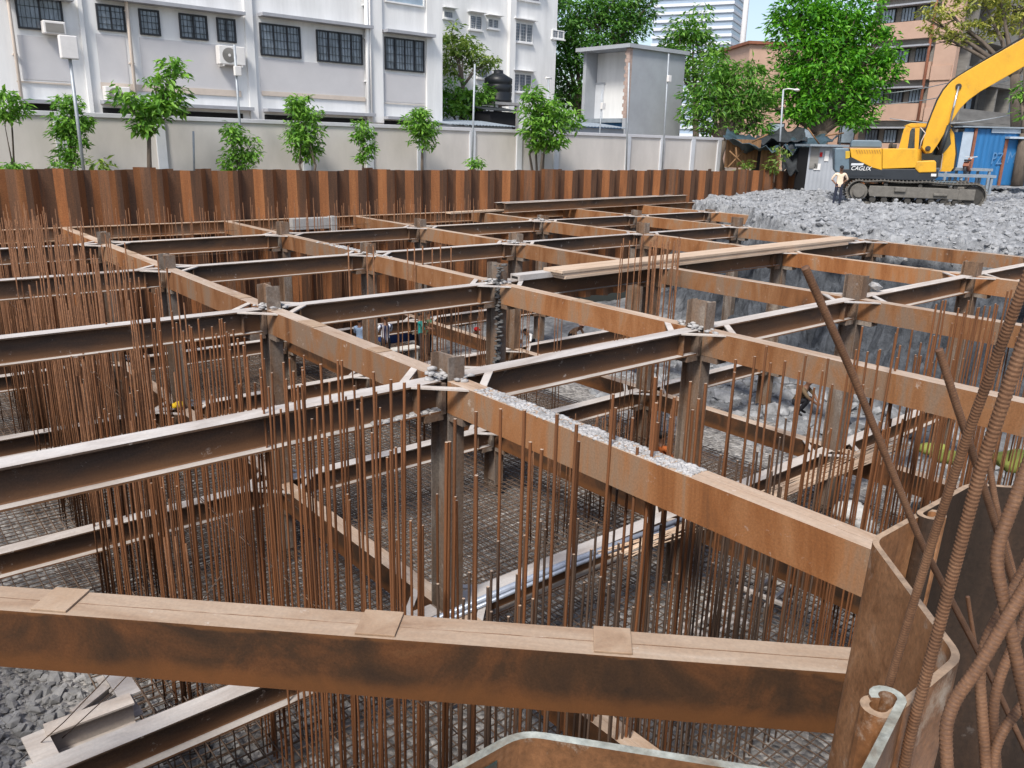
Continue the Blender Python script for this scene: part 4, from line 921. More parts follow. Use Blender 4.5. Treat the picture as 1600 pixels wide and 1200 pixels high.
    if headgear and headgear[0] == 'helmet':
        hb.ball(h + Vector((0, 0, .035)), .125 * scale, 16, 10, (.9, 1.05, .85)); hb.tube([h + Vector((0, .06, .02)), h + Vector((0, .17, .01))], [.10 * scale, .085 * scale], 12)
        hb.v = [(x, y, max(z, h.z + .01)) for x, y, z in hb.v]; hb.build('helmet', M[headgear[1]], o)
    elif headgear and headgear[0] == 'cap':
        hb.ball(h + Vector((0, 0, .025)), .104 * scale, 16, 10, (.88, 1.05, .9)); i = len(hb.v)
        hb.v = [(x, y, max(z, h.z + .02)) for x, y, z in hb.v]; hb.obox(h + Vector((0, .135, .025)), (.07, 0, 0), (0, .06, -.012), (0, 0, .006)); hb.build('cap', M[headgear[1]], o)
    else:
        hb.ball(h + Vector((0, -.012, .012)), .104 * scale, 16, 10, (.86, 1.0, 1.0)); hb.v = [(x, y, z if y < h.y + .05 else max(z, h.z + .045)) for x, y, z in hb.v]; hb.build('hair', M['hair'], o)
    fb = MB(); hn = Vector(base['h1'])
    for s in (-1, 1): fb.ball((hn + Vector((s * .032, .083, .012))) * scale, .012 * scale, 8, 6)
    fb.obox((hn + Vector((0, .088, -.052))) * scale, (.022, 0, 0), (0, .006, 0), (0, 0, .004)); fb.build('facial_features', M['hair'], o)
    return o
pl = at(1307, 322, Z=-.66); pl.z = spoil_z(pl.x, pl.y); face = math.atan2(-pl.y, -pl.x) - PI / 2
person('man in cream shirt and dark trousers, hand on hip beside the excavator', pl - Vector((0, 0, .0)), face + .15, dict(elR=(.34, -.08, 1.15), wrR=(.20, -.03, 1.0), elL=(-.33, -.10, 1.16), wrL=(-.16, -.12, 1.02), kneeR=(.12, .02, .5), ankR=(.16, .0, .09), toeR=(.20, .13, .035), ankL=(-.11, 0, .09), kneeL=(-.10, .02, .5)), [M['peach_shirt'], M['navy_trousers'], M['skin'], M['hair']], ('cap', 'hair'), None, 1.03, (0, .03, -.01))
def worker(px, py, d, rz, label, shirt, trou='dark_trousers', hg=None, J={}, drop=1.72, sc=1.0):
    p = at(px, py, d=d); p.z -= drop; f = math.atan2(-p.y, -p.x) - PI / 2
    return person(label, p, f + rz, J, [M[shirt], M[trou], M['skin'], M['hair']], hg, 'workers down in the pit', sc)
up_arm = dict(elR=(.27, .12, 1.17), wrR=(.12, .34, 1.15), elL=(-.27, .12, 1.17), wrL=(-.10, .34, 1.12))
worker(562, 497, 27.4, 2.6, 'worker in light blue shirt half hidden behind a post deep in the pit', 'blue_shirt', J=up_arm)
worker(602, 496, 27.2, 3.6, 'worker in navy and white striped shirt seen from behind in the pit', 'striped', J=dict(up_arm, belly=(0, .03, 1.08)), sc=1.04)
worker(657, 488, 28.4, 1.6, 'worker in teal shirt standing in the pit beyond the striped one', 'teal_shirt', J=up_arm)
worker(669, 486, 29.2, 2.0, 'worker in dark green shirt just behind the teal one', 'green_shirt', J=up_arm)
worker(305, 627, 19.4, -1.3, 'worker in white shirt and yellow helmet bending behind the left rebar row', 'white_shirt', hg=('helmet', 'yellow_helmet'), J=dict(belly=(0, .08, 1.08), chest=(0, .2, 1.22), neck=(0, .31, 1.36), h0=(0, .35, 1.43), h1=(0, .38, 1.50), h2=(0, .39, 1.58), nose=(0, .47, 1.47), earR=(.078, .37, 1.49), earL=(-.078, .37, 1.49), shR=(.18, .22, 1.32), shL=(-.18, .22, 1.32), elR=(.24, .34, 1.08), elL=(-.24, .34, 1.08), wrR=(.15, .5, .92), wrL=(-.15, .5, .92)), drop=1.6)
bend = dict(belly=(0, .12, 1.04), chest=(0, .3, 1.12), neck=(0, .45, 1.2), h0=(0, .5, 1.26), h1=(0, .54, 1.31), h2=(0, .57, 1.38), nose=(0, .62, 1.26), earR=(.078, .53, 1.3), earL=(-.078, .53, 1.3), shR=(.18, .34, 1.2), shL=(-.18, .34, 1.2), elR=(.24, .46, .95), elL=(-.24, .46, .95), wrR=(.15, .6, .75), wrL=(-.15, .6, .75))
worker(893, 503, 33.0, .9, 'worker with pinkish helmet stooping in tan shirt under the second orange strut', 'tan_shirt', hg=('helmet', 'pink_helmet'), J=bend, drop=1.4)
worker(832, 512, 34, -.6, 'worker in pale shirt far back in the pit beside a post', 'white_shirt', hg=None, J=bend, drop=1.4)
worker(733, 510, 33, .6, 'worker with red helmet far back in the pit under the cross strut', 'grey_shirt', hg=('helmet', 'red_plastic'), J=bend, drop=1.4)
worker(1034, 690, 18.5, 2.2, 'worker in orange vest half hidden behind bars and a king post', 'orange_vest', J=up_arm, drop=1.5)
sq = dict(pelvis=(0, 0, .34), belly=(0, .1, .48), chest=(0, .2, .66), neck=(0, .28, .82), h0=(0, .31, .9), h1=(0, .33, .97), h2=(0, .33, 1.05), nose=(0, .42, .95), earR=(.078, .32, .96), earL=(-.078, .32, .96), hipR=(.11, .02, .33), hipL=(-.11, .02, .33), kneeR=(.17, .38, .5), kneeL=(-.17, .38, .5), ankR=(.14, .16, .09), ankL=(-.14, .16, .09), toeR=(.16, .3, .035), toeL=(-.16, .3, .035), shR=(.18, .22, .76), shL=(-.18, .22, .76), elR=(.24, .4, .58), elL=(-.24, .4, .58), wrR=(.12, .55, .45), wrL=(-.12, .55, .45))
worker(1246, 590, 21.5, 1.3, 'worker in brown shirt squatting on the rubble below the second orange strut', 'brown_shirt', J=sq, drop=1.0)
worker(1438, 765, 17.5, .4, 'worker in yellow helmet among the bars at lower right', 'grey_shirt', hg=('helmet', 'yellow_helmet'), J=sq, drop=1.0)
# odds and ends on the pit floor
def lump(name, label, cat, c, r, mat, seed, sc=(1, 1, .5)):
    b = MB(); b.smooth = True; b.ball(c, r, 18, 12, sc); b.v = [tuple(Vector(c) + (Vector(v) - Vector(c)) * (1 + .45 * noise.fractal(Vector(v) * (2.2 / r) * .5 + Vector((seed, 0, 0)), 1, 2, 3))) for v in b.v]
    return tag(b.build(name, mat), label, cat)
for k, (px, py, d, r, m, lb) in enumerate(((1330, 800, 15.6, .34, 'white_sack', 'off-white sack lying on the pit floor between bars, larger one'), (1352, 822, 15.2, .24, 'white_sack', 'off-white sack lying in front of the larger sack'), (1455, 702, 19.5, .3, 'lime_net', 'lime-yellow heap of netting behind the right bars'), (1584, 722, 16.8, .42, 'lime_net', 'lime-yellow covered heap at the right edge'), (1480, 715, 18.6, .3, 'lime_net', 'small yellowish-green heap right of the netting'))):
    lump(('sack' if m == 'white_sack' else 'netting_heap'), lb, 'sack' if m == 'white_sack' else 'netting', at(px, py, d=d), r, M[m], k * 3.1)
b = MB(); p = at(625, 520, d=30); b.box(p.x - .8, p.x + .8, p.y - .3, p.y + .3, p.z - .3, p.z + .25); tag(b.build('tarpaulin', M['navy_tarp'], bev=.08), 'navy tarpaulin bundle behind the striped worker', 'tarpaulin')
b = MB(); p = at(630, 535, d=29); b.box(p.x - .6, p.x + .6, p.y - .25, p.y + .25, p.z - .25, p.z - .2); b.box(p.x - .5, p.x - .4, p.y - .2, p.y + .2, p.z - .9, p.z - .25); b.box(p.x + .4, p.x + .5, p.y - .2, p.y + .2, p.z - .9, p.z - .25)
tag(b.build('trestle', M['white_sack']), 'small pale trestle between the workers', 'trestle')
# ------------------------------------------------------------------ boundary wall
YW = 33.0
bw = thing('boundary_wall', 'grey-beige rendered boundary wall behind the far sheet piles', 'wall', (0, YW, 0))
xe = at(1127, 240, Y=YW).x
b = MB(); b.box(-6, xe, 0, .2, 0, 2.24); 
o = b.build('wall_panel', M['bwall'], bw)
b = MB(); b.box(-6, xe + .05, -.06, .26, 2.24, 2.40); b.build('coping', M['coping'], bw, bev=.015)
for px in (-40, 98, 253, 478, 577, 656, 737, 810, 868, 980, 1033, 1081, 1122):
    x = at(px, 240, Y=YW).x; b = MB(); b.box(x - .17, x + .17, -.09, -.002, 0, 2.24); b.build('pilaster', M['pil'], bw)

# ------------------------------------------------------------------ white building
YB = 38.0
def win(parent, px0, py0, px1, py1, Y, n, frame='black', grille='char', pane='pane', gh=5, sill=False, fw=.07):
    a, c = at(px0, py0, Y=Y), at(px1, py1, Y=Y); x0, x1, z1, z0 = a.x, c.x, a.z, c.z; y = Y - parent.location.y
    b = MB(); b.box(x0, x1, y - .10, y - .004, z1 - fw, z1); b.box(x0, x1, y - .10, y - .004, z0, z0 + fw); b.box(x0, x0 + fw, y - .10, y - .004, z0 + fw, z1 - fw); b.box(x1 - fw, x1, y - .10, y - .004, z0 + fw, z1 - fw)
    for k in range(1, n): x = x0 + (x1 - x0) * k / n; b.box(x - fw * .45, x + fw * .45, y - .09, y - .004, z0 + fw, z1 - fw)
    w = b.build('window', M[frame], parent); w.location = (0, 0, 0)
    b = MB(); b.box(x0 + fw, x1 - fw, y - .035, y - .006, z0 + fw, z1 - fw); b.build('pane', M[pane], w)
    if grille:
        b = MB(); ng = max(2, int((x1 - x0) / .16))
        for k in range(1, ng): x = x0 + (x1 - x0) * k / ng; b.box(x - .006, x + .006, y - .075, y - .055, z0 + fw, z1 - fw)
        for k in range(1, gh): z = z0 + (z1 - z0) * k / gh; b.box(x0 + fw, x1 - fw, y - .072, y - .052, z - .009, z + .009)
        b.build('grille', M[grille], w)
    if sill: b = MB(); b.box(x0 - .08, x1 + .08, y - .16, y, z0 - .09, z0 - .004); b.build('sill', M['white'], w)
    return w
wb = thing('white_building', 'white office block with dark windows and grey ledges at the left', 'building', (0, YB, 0))
xr_ = at(689, 120, Y=YB).x
b = MB(); b.box(-12, xr_, 0, 16, 0, 15); b.build('wall', M['white'], wb)
def face(px0, py0, px1, py1, d0, d1, name, mat, Y=YB, par=None):
    par = par or wb; a, c = at(px0, py0, Y=Y), at(px1, py1, Y=Y); b = MB(); y = Y - par.location.y
    b.box(a.x, c.x, y - d1, y - d0, c.z, a.z); return b.build(name, M[mat], par)
for q in ((26, 54, 112, 128), (149, 52, 203, 138), (217, 58, 372, 143), (404, 90, 569, 156), (600, 114, 664, 162)): face(*q, .002, .02, 'spandrel_panel', 'greyp')
for q in ((26, 128, 112, 131), (158, 139, 376, 142), (409, 149, 570, 152), (600, 161, 664, 164)): face(*q, .02, .06, 'string_course', 'cream')
for q in ((112, -60, 147, 182), (375, -60, 403, 190), (571, -60, 598, 192), (664, -60, 689, 195)):
    face(*q, .002, .14, 'pilaster', 'white')
for q in ((148, 0, 375, 3), (403, 31, 575, 36), (597, 50, 672, 56), (30, 157, 92, 161), (157, 162, 390, 168), (411, 173, 579, 179), (598, 183, 645, 187), (0, -8, 110, -3)):
    a, c = at(q[0], q[1], Y=YB), at(q[2], q[3], Y=YB); zt = at((q[0] + q[2]) / 2, (q[1] + q[3]) / 2, Y=YB).z
    if q[:2] == (148, 0): zt = at(260, 9, Y=YB).z
    b = MB(); b.box(a.x, c.x, -.55, -.004, zt - .07, zt + .07); b.build('ledge', M['ledge'], wb)
for q in ((35, 161, 90, 182), (160, 168, 380, 190), (413, 179, 570, 196), (600, 188, 640, 196)): face(*q, .002, .03, 'ground_opening', 'dark')
for q in ((18, -30, 101, 51, 2), (148, 5, 197, 51, 2), (215, 13, 251, 57, 1), (278, 20, 325, 64, 2), (337, 27, 369, 68, 2), (404, 35, 470, 92, 3), (493, 46, 566, 102, 4), (600, 57, 662, 114, 4)):
    win(wb, *q[:4], YB, q[4], gh=4)
win(wb, 600, -40, 662, 12, YB, 1, frame='white', grille=None, pane='pane_l')
for px, w, m in ((574, .10, 'white'), (578.5, .07, 'acw'), (206, .07, 'cream'), (25, .06, 'cream')):
    p, q = at(px, -60, Y=YB - .2), at(px, 190, Y=YB - .2); b = MB(); x = at(px, 90, Y=YB - .2).x; b.tube([(x, -.2, .5), (x, -.2, 11)], w, 8)
    for z in (2.5, 4.5, 6.5, 8): b.box(x - w * 1.3, x + w * 1.3, -.2, 0, z, z + .05)
    b.build('drain_pipe', M[m], wb)
def ac_unit(px0, py0, px1, py1, label, win_type=False):
    a, c = at(px0, py0, Y=YB - .5), at(px1, py1, Y=YB - .5); w, h = c.x - a.x, a.z - c.z
    t = thing('air_conditioner', label, 'air conditioner', (a.x + w / 2, YB - .12, c.z), 0, 'air conditioners on the white building')
    b = MB(); b.box(-w / 2, w / 2, -.42, 0, 0, h); b.build('casing', M['acw'], t, bev=.03)
    if win_type:
        b = MB(); b.box(-w * .40, w * .40, -.435, -.422, h * .12, h * .82); b.build('front_grille', M['weather'], t)
    else:
        b = MB(); n = 24; r = h * .40; cx = -w * .12
        b.prism([(cx + r * math.cos(2 * PI * k / n), h / 2 + r * math.sin(2 * PI * k / n)) for k in range(n)], lambda p: (p[0], -.435, p[1]), lambda p: (p[0], -.421, p[1])); b.build('fan_grille', M['weather'], t, fix=True)
        b = MB(); b.prism([(cx + r * .2 * math.cos(2 * PI * k / 12), h / 2 + r * .2 * math.sin(2 * PI * k / 12)) for k in range(12)], lambda p: (p[0], -.45, p[1]), lambda p: (p[0], -.436, p[1])); b.build('fan_hub', M['acw'], t, fix=True)
        b = MB(); [b.box(s * w * .35 - .025, s * w * .35 + .025, -.42, .1, -.08, -.004) for s in (-1, 1)]; b.build('bracket', M['acw'], t)
ac_unit(66, 31, 104, 55, 'window air conditioner under the top left window', True)
ac_unit(341, 70, 384, 103, 'white outdoor fan unit hung beside the narrow window')
ac_unit(163, 134, 205, 160, 'white outdoor fan unit partly behind the young tree at left')
# white wing set further back
YV = 46.0
wv = thing('white_wing', 'white rear wing with small barred windows, right of the office block', 'building', (0, YV, 0))
a, c = at(640, 100, Y=YV), at(868, 100, Y=YV)
b = MB(); b.box(a.x, c.x, 0, 10, 0, 16); b.build('wall', M['white'], wv)
a2 = at(792, 100, Y=YV).x; b = MB(); b.box(a2, a2 + .5, -.3, -.002, 0, 16); b.build('pilaster', M['white'], wv)
for q in ((692, 16, 707, 30, 1), (733, 23, 752, 48, 2), (761, 28, 778, 46, 2), (802, 34, 831, 68, 3), (801, 114, 829, 145, 3), (745, 108, 761, 123, 2), (800, -20, 842, 4, 3), (862, 46, 880, 62, 2)):
    win(wv, *q[:4], YV, q[4], 'white', 'grille', 'pane', 6, True, .06)
    if q[0] != 862:
        face(q[0] - 3, q[1] - 5, q[2] + 4, q[1] - 1, .004, .45, 'sunshade', 'white', YV, wv)
# grey stair block
gb = thing('grey_block', 'plain grey stair block with an open recessed white side, behind the boundary wall', 'building', (0, 40, 0))
c0 = at(985, 68, Y=40); cr = at(1072, 80, Y=40); zt = c0.z - .25; yl = at(908, 77, X=c0.x).y - 40
b = MB(); b.box(c0.x + .3, cr.x, .002, .3, 0, zt); b.box(cr.x - .3, cr.x, .3, yl, 0, zt); b.box(c0.x + .3, cr.x - .3, yl - .3, yl, 0, zt); b.box(c0.x + 1.5, c0.x + 1.7, .3, yl - .3, 0, zt); b.build('wall', M['grey'], gb)
b = MB(); b.box(c0.x - .25, cr.x + .2, -.2, yl + .3, zt, zt + .25); b.build('roof_slab', M['grey'], gb)
b = MB(); b.box(c0.x + 1.42, c0.x + 1.498, .32, yl - .32, 3.6, zt - .01); b.build('recess_wall', M['white'], gb)
b = MB(); b.box(c0.x - .1, c0.x + 1.42, .32, yl + .1, 3.3, 3.58); b.build('canopy', M['steelroof'], gb)
b = MB(); b.box(c0.x + .3, c0.x + 1.4, .35, yl - .35, 1.6, 3.28); b.build('lower_wall', M['blue'], gb); b.data if False else None
b = MB(); d0, d1 = at(926, 140, X=c0.x + 1.4).y - 40, at(944, 140, X=c0.x + 1.4).y - 40
b.box(c0.x + 1.36, c0.x + 1.415, min(d0, d1), max(d0, d1), 3.6, 6.0); b.build('door', M['pil'], gb)
b = MB(); b.box(c0.x + 1.34, c0.x + 1.36, min(d0, d1) - .1, max(d0, d1) + .1, 6.0, 6.12); b.build('lintel', M['grey'], gb)
b = MB()
for k in range(19): b.box(c0.x, c0.x + .29, .002, .30 + .12 * (k % 2), 3.6 + k * .24, 3.6 + k * .24 + .235, 0 if k % 2 else 0)
b.build('toothed_corner', M['cedge'], gb)
b = MB(); b.box(c0.x - .02, c0.x + .298, .0, .3, 0, 3.58); b.build('corner_pier', M['grey'], gb)
# low sheds and the water tank between wall and wing
t = thing('water_tank', 'black ribbed plastic water tank on a stand behind the boundary wall', 'water tank', (*at(778, 160, Y=42).xy, 0))
zb2 = at(778, 160, Y=42).z; r = .88; b = MB(); zz = [zb2, zb2 + .15, zb2 + .2, zb2 + .55, zb2 + .6, zb2 + .65, zb2 + 1.0, zb2 + 1.05, zb2 + 1.1, zb2 + 1.4, zb2 + 1.65, zb2 + 1.72, zb2 + 1.9]
b.tube([(0, 0, z) for z in zz], [r, r, r * .95, r, r * .95, r, r, r * .95, r, r, r * .5, r * .35, r * .33], 24); b.build('tank_body', M['tank'], t)
b = MB(); b.box(-1, 1, -1, 1, zb2 - .18, zb2 - .01); [b.box(x - .1, x + .1, y - .1, y + .1, 0, zb2 - .18) for x in (-.85, .85) for y in (-.85, .85)]; b.build('stand', M['concrete'], t)
def shed(name, label, px0, px1, py_top, Y, dep, mat, roof, over=.2, tilt=.3):
    a, c = at(px0, py_top, Y=Y), at(px1, py_top, Y=Y); t = thing(name, label, 'shed', (a.x, Y, 0)); w = c.x - a.x; z = a.z
    b = MB(); b.box(0, w, 0, dep, 0, z - .05); b.build('wall', M[mat], t)
    b = MB(); n = 40
    pr = [(-over + (w + 2 * over) * k / n, .03 * (k % 2)) for k in range(n + 1)]; pr = pr + [(x, q - .03) for x, q in pr[::-1]]
    b.prism(pr, lambda p: (p[0], -over, z + p[1]), lambda p: (p[0], dep, z + tilt + p[1])); b.build('roof', M[roof], t, fix=True); return t
shed('low_shed', 'low grey shed roof showing above the boundary wall by the water tank', 706, 800, 194, 36.5, 3, 'grey', 'steelroof')
shed('low_shed', 'dark open shed under the black water tank', 765, 806, 172, 39.5, 2, 'dark', 'tarpd')
shed('low_shed', 'low grey shed in front of the stair block', 880, 975, 196, 36, 2.5, 'grey', 'steelroof')
# ------------------------------------------------------------------ far buildings
tw = thing('glass_tower', 'tall pale banded office tower far behind the trees', 'building', (*at(1068, 200, d=230).xy, 0), math.atan2(RIGHT.y, RIGHT.x) - .45)
def hw(px0, px1, d): return (px1 - px0) * d / FPX
W_ = hw(1008, 1128, 230)
b = MB(); b.box(-W_ / 2, W_ / 2, 0, 16, 0, 80); b.build('facade', M['glass_t'], tw)
for k in range(38): b = MB(); b.box(-W_ / 2 - .25, W_ / 2 + .25, -.4, 16.3, 3 + k * 2.0, 3.75 + k * 2.0); b.build('floor_band', M['band'], tw)
p = at(1149, 180, d=190); t = thing('lattice_mast', 'slim white mast rising into the sky between the trees', 'mast', (p.x, p.y, 0))
b = MB(); b.tube([(0, 0, 0), (0, 0, 40), (0, 0, 70)], [.75, .62, .5], 14); b.build('mast_tube', M['mast'], t)
b = MB(); b.tube([(0, 0, 18), (0, 0, 18.5)], 1.0, 14); b.build('collar', M['mast'], t)
# peach apartment block
dpb = 66; cp = at(1469, 200, d=dpb); xa, yb_ = cp.x, cp.y
pbk = thing('apartment_block', 'weathered peach apartment block behind the excavator', 'building', (xa, yb_, 0))
yl2 = at(1345, 150, X=xa).y - yb_
b = MB(); b.box(.5, 30, .5, yl2, -1, 22); b.build('wall', M['weather'], pbk)
zs = [1.2, 4.4, 7.6, 10.8, 14.0, 17.2]
for k, z in enumerate(zs):
    b = MB(); b.box(0, .498, 1.6, yl2 + .3, z + .0, z + 1.35); b.box(0, .7, -.1, 1.5, z - .1, z + 1.0); b.build('parapet_band', M['peach'], pbk)
    b = MB(); b.box(-.45, .49, 1.8, yl2 + .2, z + 2.55, z + 2.68); b.build('sunshade', M['ledge'], pbk)
    b = MB(); b.box(.3, 30, -1.0, .49, z - .28, z - .02); b.build('balcony_slab', M['weather'], pbk)
    b = MB(); b.box(.72, 30, -1.0, -.88, z, z + .95); b.build('balcony_parapet', M['beige'] if k == 0 else M['weather'], pbk)
    for q in range(3):
        y0 = 2.0 + q * (yl2 - 2.2) / 3; y1 = y0 + (yl2 - 2.2) / 3 - .5
        b = MB(); b.box(.38, .496, y0, y1, z + 1.36, z + 2.5); f = b.build('window', M['black'], pbk)
        b = MB(); n = 4
        for i in range(n): b.box(.34, .376, y0 + .08 + (y1 - y0 - .08) * i / n, y0 + (y1 - y0 - .08) * (i + 1) / n, z + 1.44, z + 2.42)
        b.build('pane', M['pane_l' if (q + k) % 2 else 'pane'], f)
    for q in range(7):
        x0 = 1.6 + q * 3.1 + (.3 if k % 2 else 0); b = MB(); b.box(x0, x0 + 1.9, .40, .497, z + .3, z + 2.5); f = b.build('window', M['black'], pbk)
        b = MB(); b.box(x0 + .12, x0 + 1.0, .36, .398, z + .9, z + 2.4); b.build('pane', M['pane_l' if (q + 2 * k) % 3 == 0 else 'pane'], f)
        b = MB(); [b.box(x0 - .9 + i * .18, x0 - .88 + i * .18, -.95, -.93, z + .95, z + 2.6) for i in range(8)] if (q * k) % 3 == 1 else b.box(x0 - .5, x0 - .3, -.9, .39, z, z + 2.8); b.build('balcony_grille', M['weather' if (q * k) % 3 != 1 else 'black'], pbk)
b = MB(); b.box(.1, .72, -.2, 1.5, -1, 22); b.build('corner_pier', M['peach'], pbk)
for px, m in ((1392, 'galv'), (1475, 'brick')):
    pass
b = MB(); q = at(1440, 150, X=xa - .15); b.tube([(-.15, q.y - yb_, -1), (-.15, q.y - yb_, 20)], .12, 8); b.build('drain_pipe', M['brick'], pbk)
lp = at(1190, 140, d=75); t = thing('low_house', 'pink-brown house glimpsed between the two trees', 'house', (lp.x, lp.y, 0), math.atan2(RIGHT.y, RIGHT.x) + .1)
b = MB(); b.box(-1.5, 22, 0, 8, -1, at(1190, 72, d=75).z); b.build('wall', M['peach'], t)
b = MB(); z = at(1190, 72, d=75).z; b.box(-1.8, 22.3, -.3, 8.3, z + .002, z + .25); b.build('roof', M['brick'], t)
for x in (1.0, 4.5, 8, 12): b = MB(); b.box(x, x + 1.6, -.06, -.003, 2.5, 4.2); f = b.build('window', M['black'], t); b = MB(); b.box(x + .1, x + 1.5, -.09, -.062, 2.6, 4.1); b.build('pane', M['pane_l'], f)
# ------------------------------------------------------------------ sheds beyond the wall and the blue site office
RZ = math.atan2(RIGHT.y, RIGHT.x)
M['fadeblue'] = plain('faded_paint', (.09, .22, .42), .6, .3, 6, 0)
def corr(b, x0, x1, y, z0, z1, n, dp=.03):
    pr = []
    for k in range(n + 1): pr.append((x0 + (x1 - x0) * k / n, y - dp * (k % 2)))
    pr = pr + [(x, q + .02) for x, q in pr[::-1]]
    b.prism(pr, lambda p: (p[0], p[1], z0), lambda p: (p[0], p[1], z1))
def shanty(): pass
DB = 50.0; ob = at(1490, 288, d=DB); sh = thing('site_office', 'blue corrugated site office with white fascia at the right edge', 'site office', (ob.x, ob.y, ob.z), RZ)
m_ = DB / FPX
b = MB(); corr(b, .1, 10, 0, 0, (288 - 204) * m_, 60); b.build('front_wall', M['blue'], sh, fix=True)
b = MB(); b.box(.12, 10, .1, 4, 0, 3.1); b.build('wall', M['blue'], sh)
b = MB(); b.box((1533 - 1490) * m_, 10, -.12, -.04, (288 - 210) * m_, (288 - 202) * m_); b.build('fascia', M['bluepale'], sh)
b = MB(); b.box(-.2, 10.2, -.3, 4.3, 3.36, 3.44); b.build('roof', M['steelroof'], sh)
b = MB(); b.box((1556 - 1490) * m_, (1597 - 1490) * m_, -.55, -.04, (288 - 218) * m_, (288 - 215) * m_); b.build('door_canopy', M['bluepale'], sh)
d = MB(); d.box((1560 - 1490) * m_, (1594 - 1490) * m_, -.07, -.04, .05, (288 - 219) * m_); dd = d.build('door', M['blue'], sh)
for px in (1557, 1591, 1507): d = MB(); d.box((px - 1490) * m_, (px + 4 - 1490) * m_, -.14, -.035, 0, (288 - (204 if px == 1507 else 219)) * m_); d.build('post', M['brick'], sh)
b = MB(); b.box(.0, (1506 - 1490) * m_, -.08, -.035, .9, 3.1); b.build('side_panel', M['bluepale'], sh)
text('lettering', 'PZ', 1.0, M['fadeblue'], sh, ((1540 - 1490) * m_, -.10, (288 - 256) * m_), (PI / 2, 0, 0), .1, .004, .6)
text('lettering', 'M', 1.0, M['fadeblue'], dd, ((1564 - 1490) * m_, -.085, (288 - 254) * m_), (PI / 2, 0, 0), .1, .004, .7)
for k, (px0, px1, z, lb) in enumerate(((1440, 1545, .30, 'long pale platform deck behind the excavator tracks'), (1462, 1540, .75, 'grey raised plank deck behind the excavator cab'))):
    p = at((px0 + px1) / 2, 280, d=46 + 2 * k); b = MB(); w = (px1 - px0) * 46 / FPX / 2; zz = at(1500, 272 - 10 * k, d=46 + 2 * k).z
    b.box(-w, w, -.7, .7, zz - .15, zz); [b.box(x - .06, x + .06, y - .06, y + .06, -1.2, zz - .15) for x in (-w * .9, 0, w * .9) for y in (-.6, .6)]
    tag(b.build('platform', M['steelroof'], None, (p.x, p.y, 0), RZ), lb, 'platform')
t = thing('motor_scooter', 'motor scooter with red and white side panels parked by the blue office', 'scooter', at(1512, 262, d=47.0), RZ + .9)
t.location.z -= .4
for x in (-.55, .6):
    b = MB(); n = 16; b.prism([(x + .26 * math.cos(2 * PI * k / n), .26 + .26 * math.sin(2 * PI * k / n)) for k in range(n)], lambda p: (p[0], -.06, p[1]), lambda p: (p[0], .06, p[1])); b.build('wheel', M['black'], t, fix=True, bev=.02)
b = MB(); b.prism([(-.75, .5), (-.5, .75), (-.1, .72), (.0, .32), (.35, .3), (.45, .8), (.55, .95), (.62, .9), (.52, .5), (.45, .2), (-.1, .2), (-.4, .3)], lambda p: (p[0], -.16, p[1]), lambda p: (p[0], .16, p[1])); b.build('body', M['brick'], t, fix=True, bev=.03)
b = MB(); b.box(-.7, -.05, -.14, .14, .76, .86); b.build('saddle', M['black'], t, bev=.03)
b = MB(); b.tube([(.5, -.32, 1.02), (.52, 0, .98), (.5, .32, 1.02)], .02, 6); b.ball((.6, 0, .9), .09, 10, 8); b.build('handlebar', M['acw'], t)
# huts with tarpaulins in the middle distance
def sag_sheet(name, label, corners, mat, amp, seed, cat='tarpaulin', n=16):
    A, B_, C_, D_ = [Vector(c) for c in corners]; v = []; f = []
    for j in range(n + 1):
        for i in range(n + 1):
            s, t_ = i / n, j / n; p = A.lerp(B_, s).lerp(D_.lerp(C_, s), t_); p.z += amp * noise.fractal(Vector((s * 4 + seed, t_ * 3, seed)), 1, 2, 4) - amp * 1.5 * math.sin(PI * s) * math.sin(PI * t_); v.append(p)
    for j in range(n):
        for i in range(n): a = j * (n + 1) + i; f.append((a, a + 1, a + n + 2, a + n + 1))
    me = bpy.data.meshes.new(name); me.from_pydata(v, [], f); me.materials.append(mat); me.polygons.foreach_set('use_smooth', [True] * len(f)); o = bpy.data.objects.new(name, me); COL.objects.link(o)
    so = o.modifiers.new('t', 'SOLIDIFY'); so.thickness = .03; return tag(o, label, cat)
sag_sheet('tarpaulin', 'blue-black tarpaulin roof sagging beside the end of the boundary wall', [at(1130, 212, d=50), at(1212, 236, d=49), at(1222, 226, d=54), at(1140, 205, d=55)], M['tarp'], .45, 1)
sag_sheet('tarpaulin', 'dark grey tarpaulin stretched under the big tree', [at(1178, 220, d=52), at(1262, 222, d=52), at(1255, 200, d=57), at(1200, 205, d=57)], M['tarpd'], .4, 2)
sag_sheet('tarpaulin', 'slate tarpaulin drooping over the grey cabin roof', [at(1222, 232, d=50), at(1262, 238, d=50), at(1310, 212, d=53), at(1240, 215, d=54)], M['tarp'], .5, 3)
sag_sheet('tarpaulin', 'black netting hanging between the brown hut and grey cabin', [at(1222, 268, d=50), at(1258, 268, d=50), at(1262, 232, d=50.5), at(1220, 230, d=50.5)], M['tarpd'], .35, 4)
def hut(label, px0, px1, py0, py1, d, mat, cat='hut', name='hut', dep=2.0):
    p = at(px0, py1, d=d); w = (px1 - px0) * d / FPX; h = (py1 - py0) * d / FPX; t = thing(name, label, cat, p, RZ)
    b = MB(); corr(b, 0, w, 0, -1, h, int(w / .12), .02); b.build('front_wall', M[mat], t, fix=True); b = MB(); b.box(.05, w - .05, .1, dep, -1, h - .05); b.build('body', M['dark'], t); return t, w, h
t, w, h = hut('brown corrugated hut under the tarpaulins', 1186, 1216, 234, 268, 51, 'bamboo')
t, w, h = hut('brown boarding hung high beside the end of the boundary wall', 1134, 1188, 218, 236, 51.5, 'bamboo', 'boarding', 'boarding', .3)
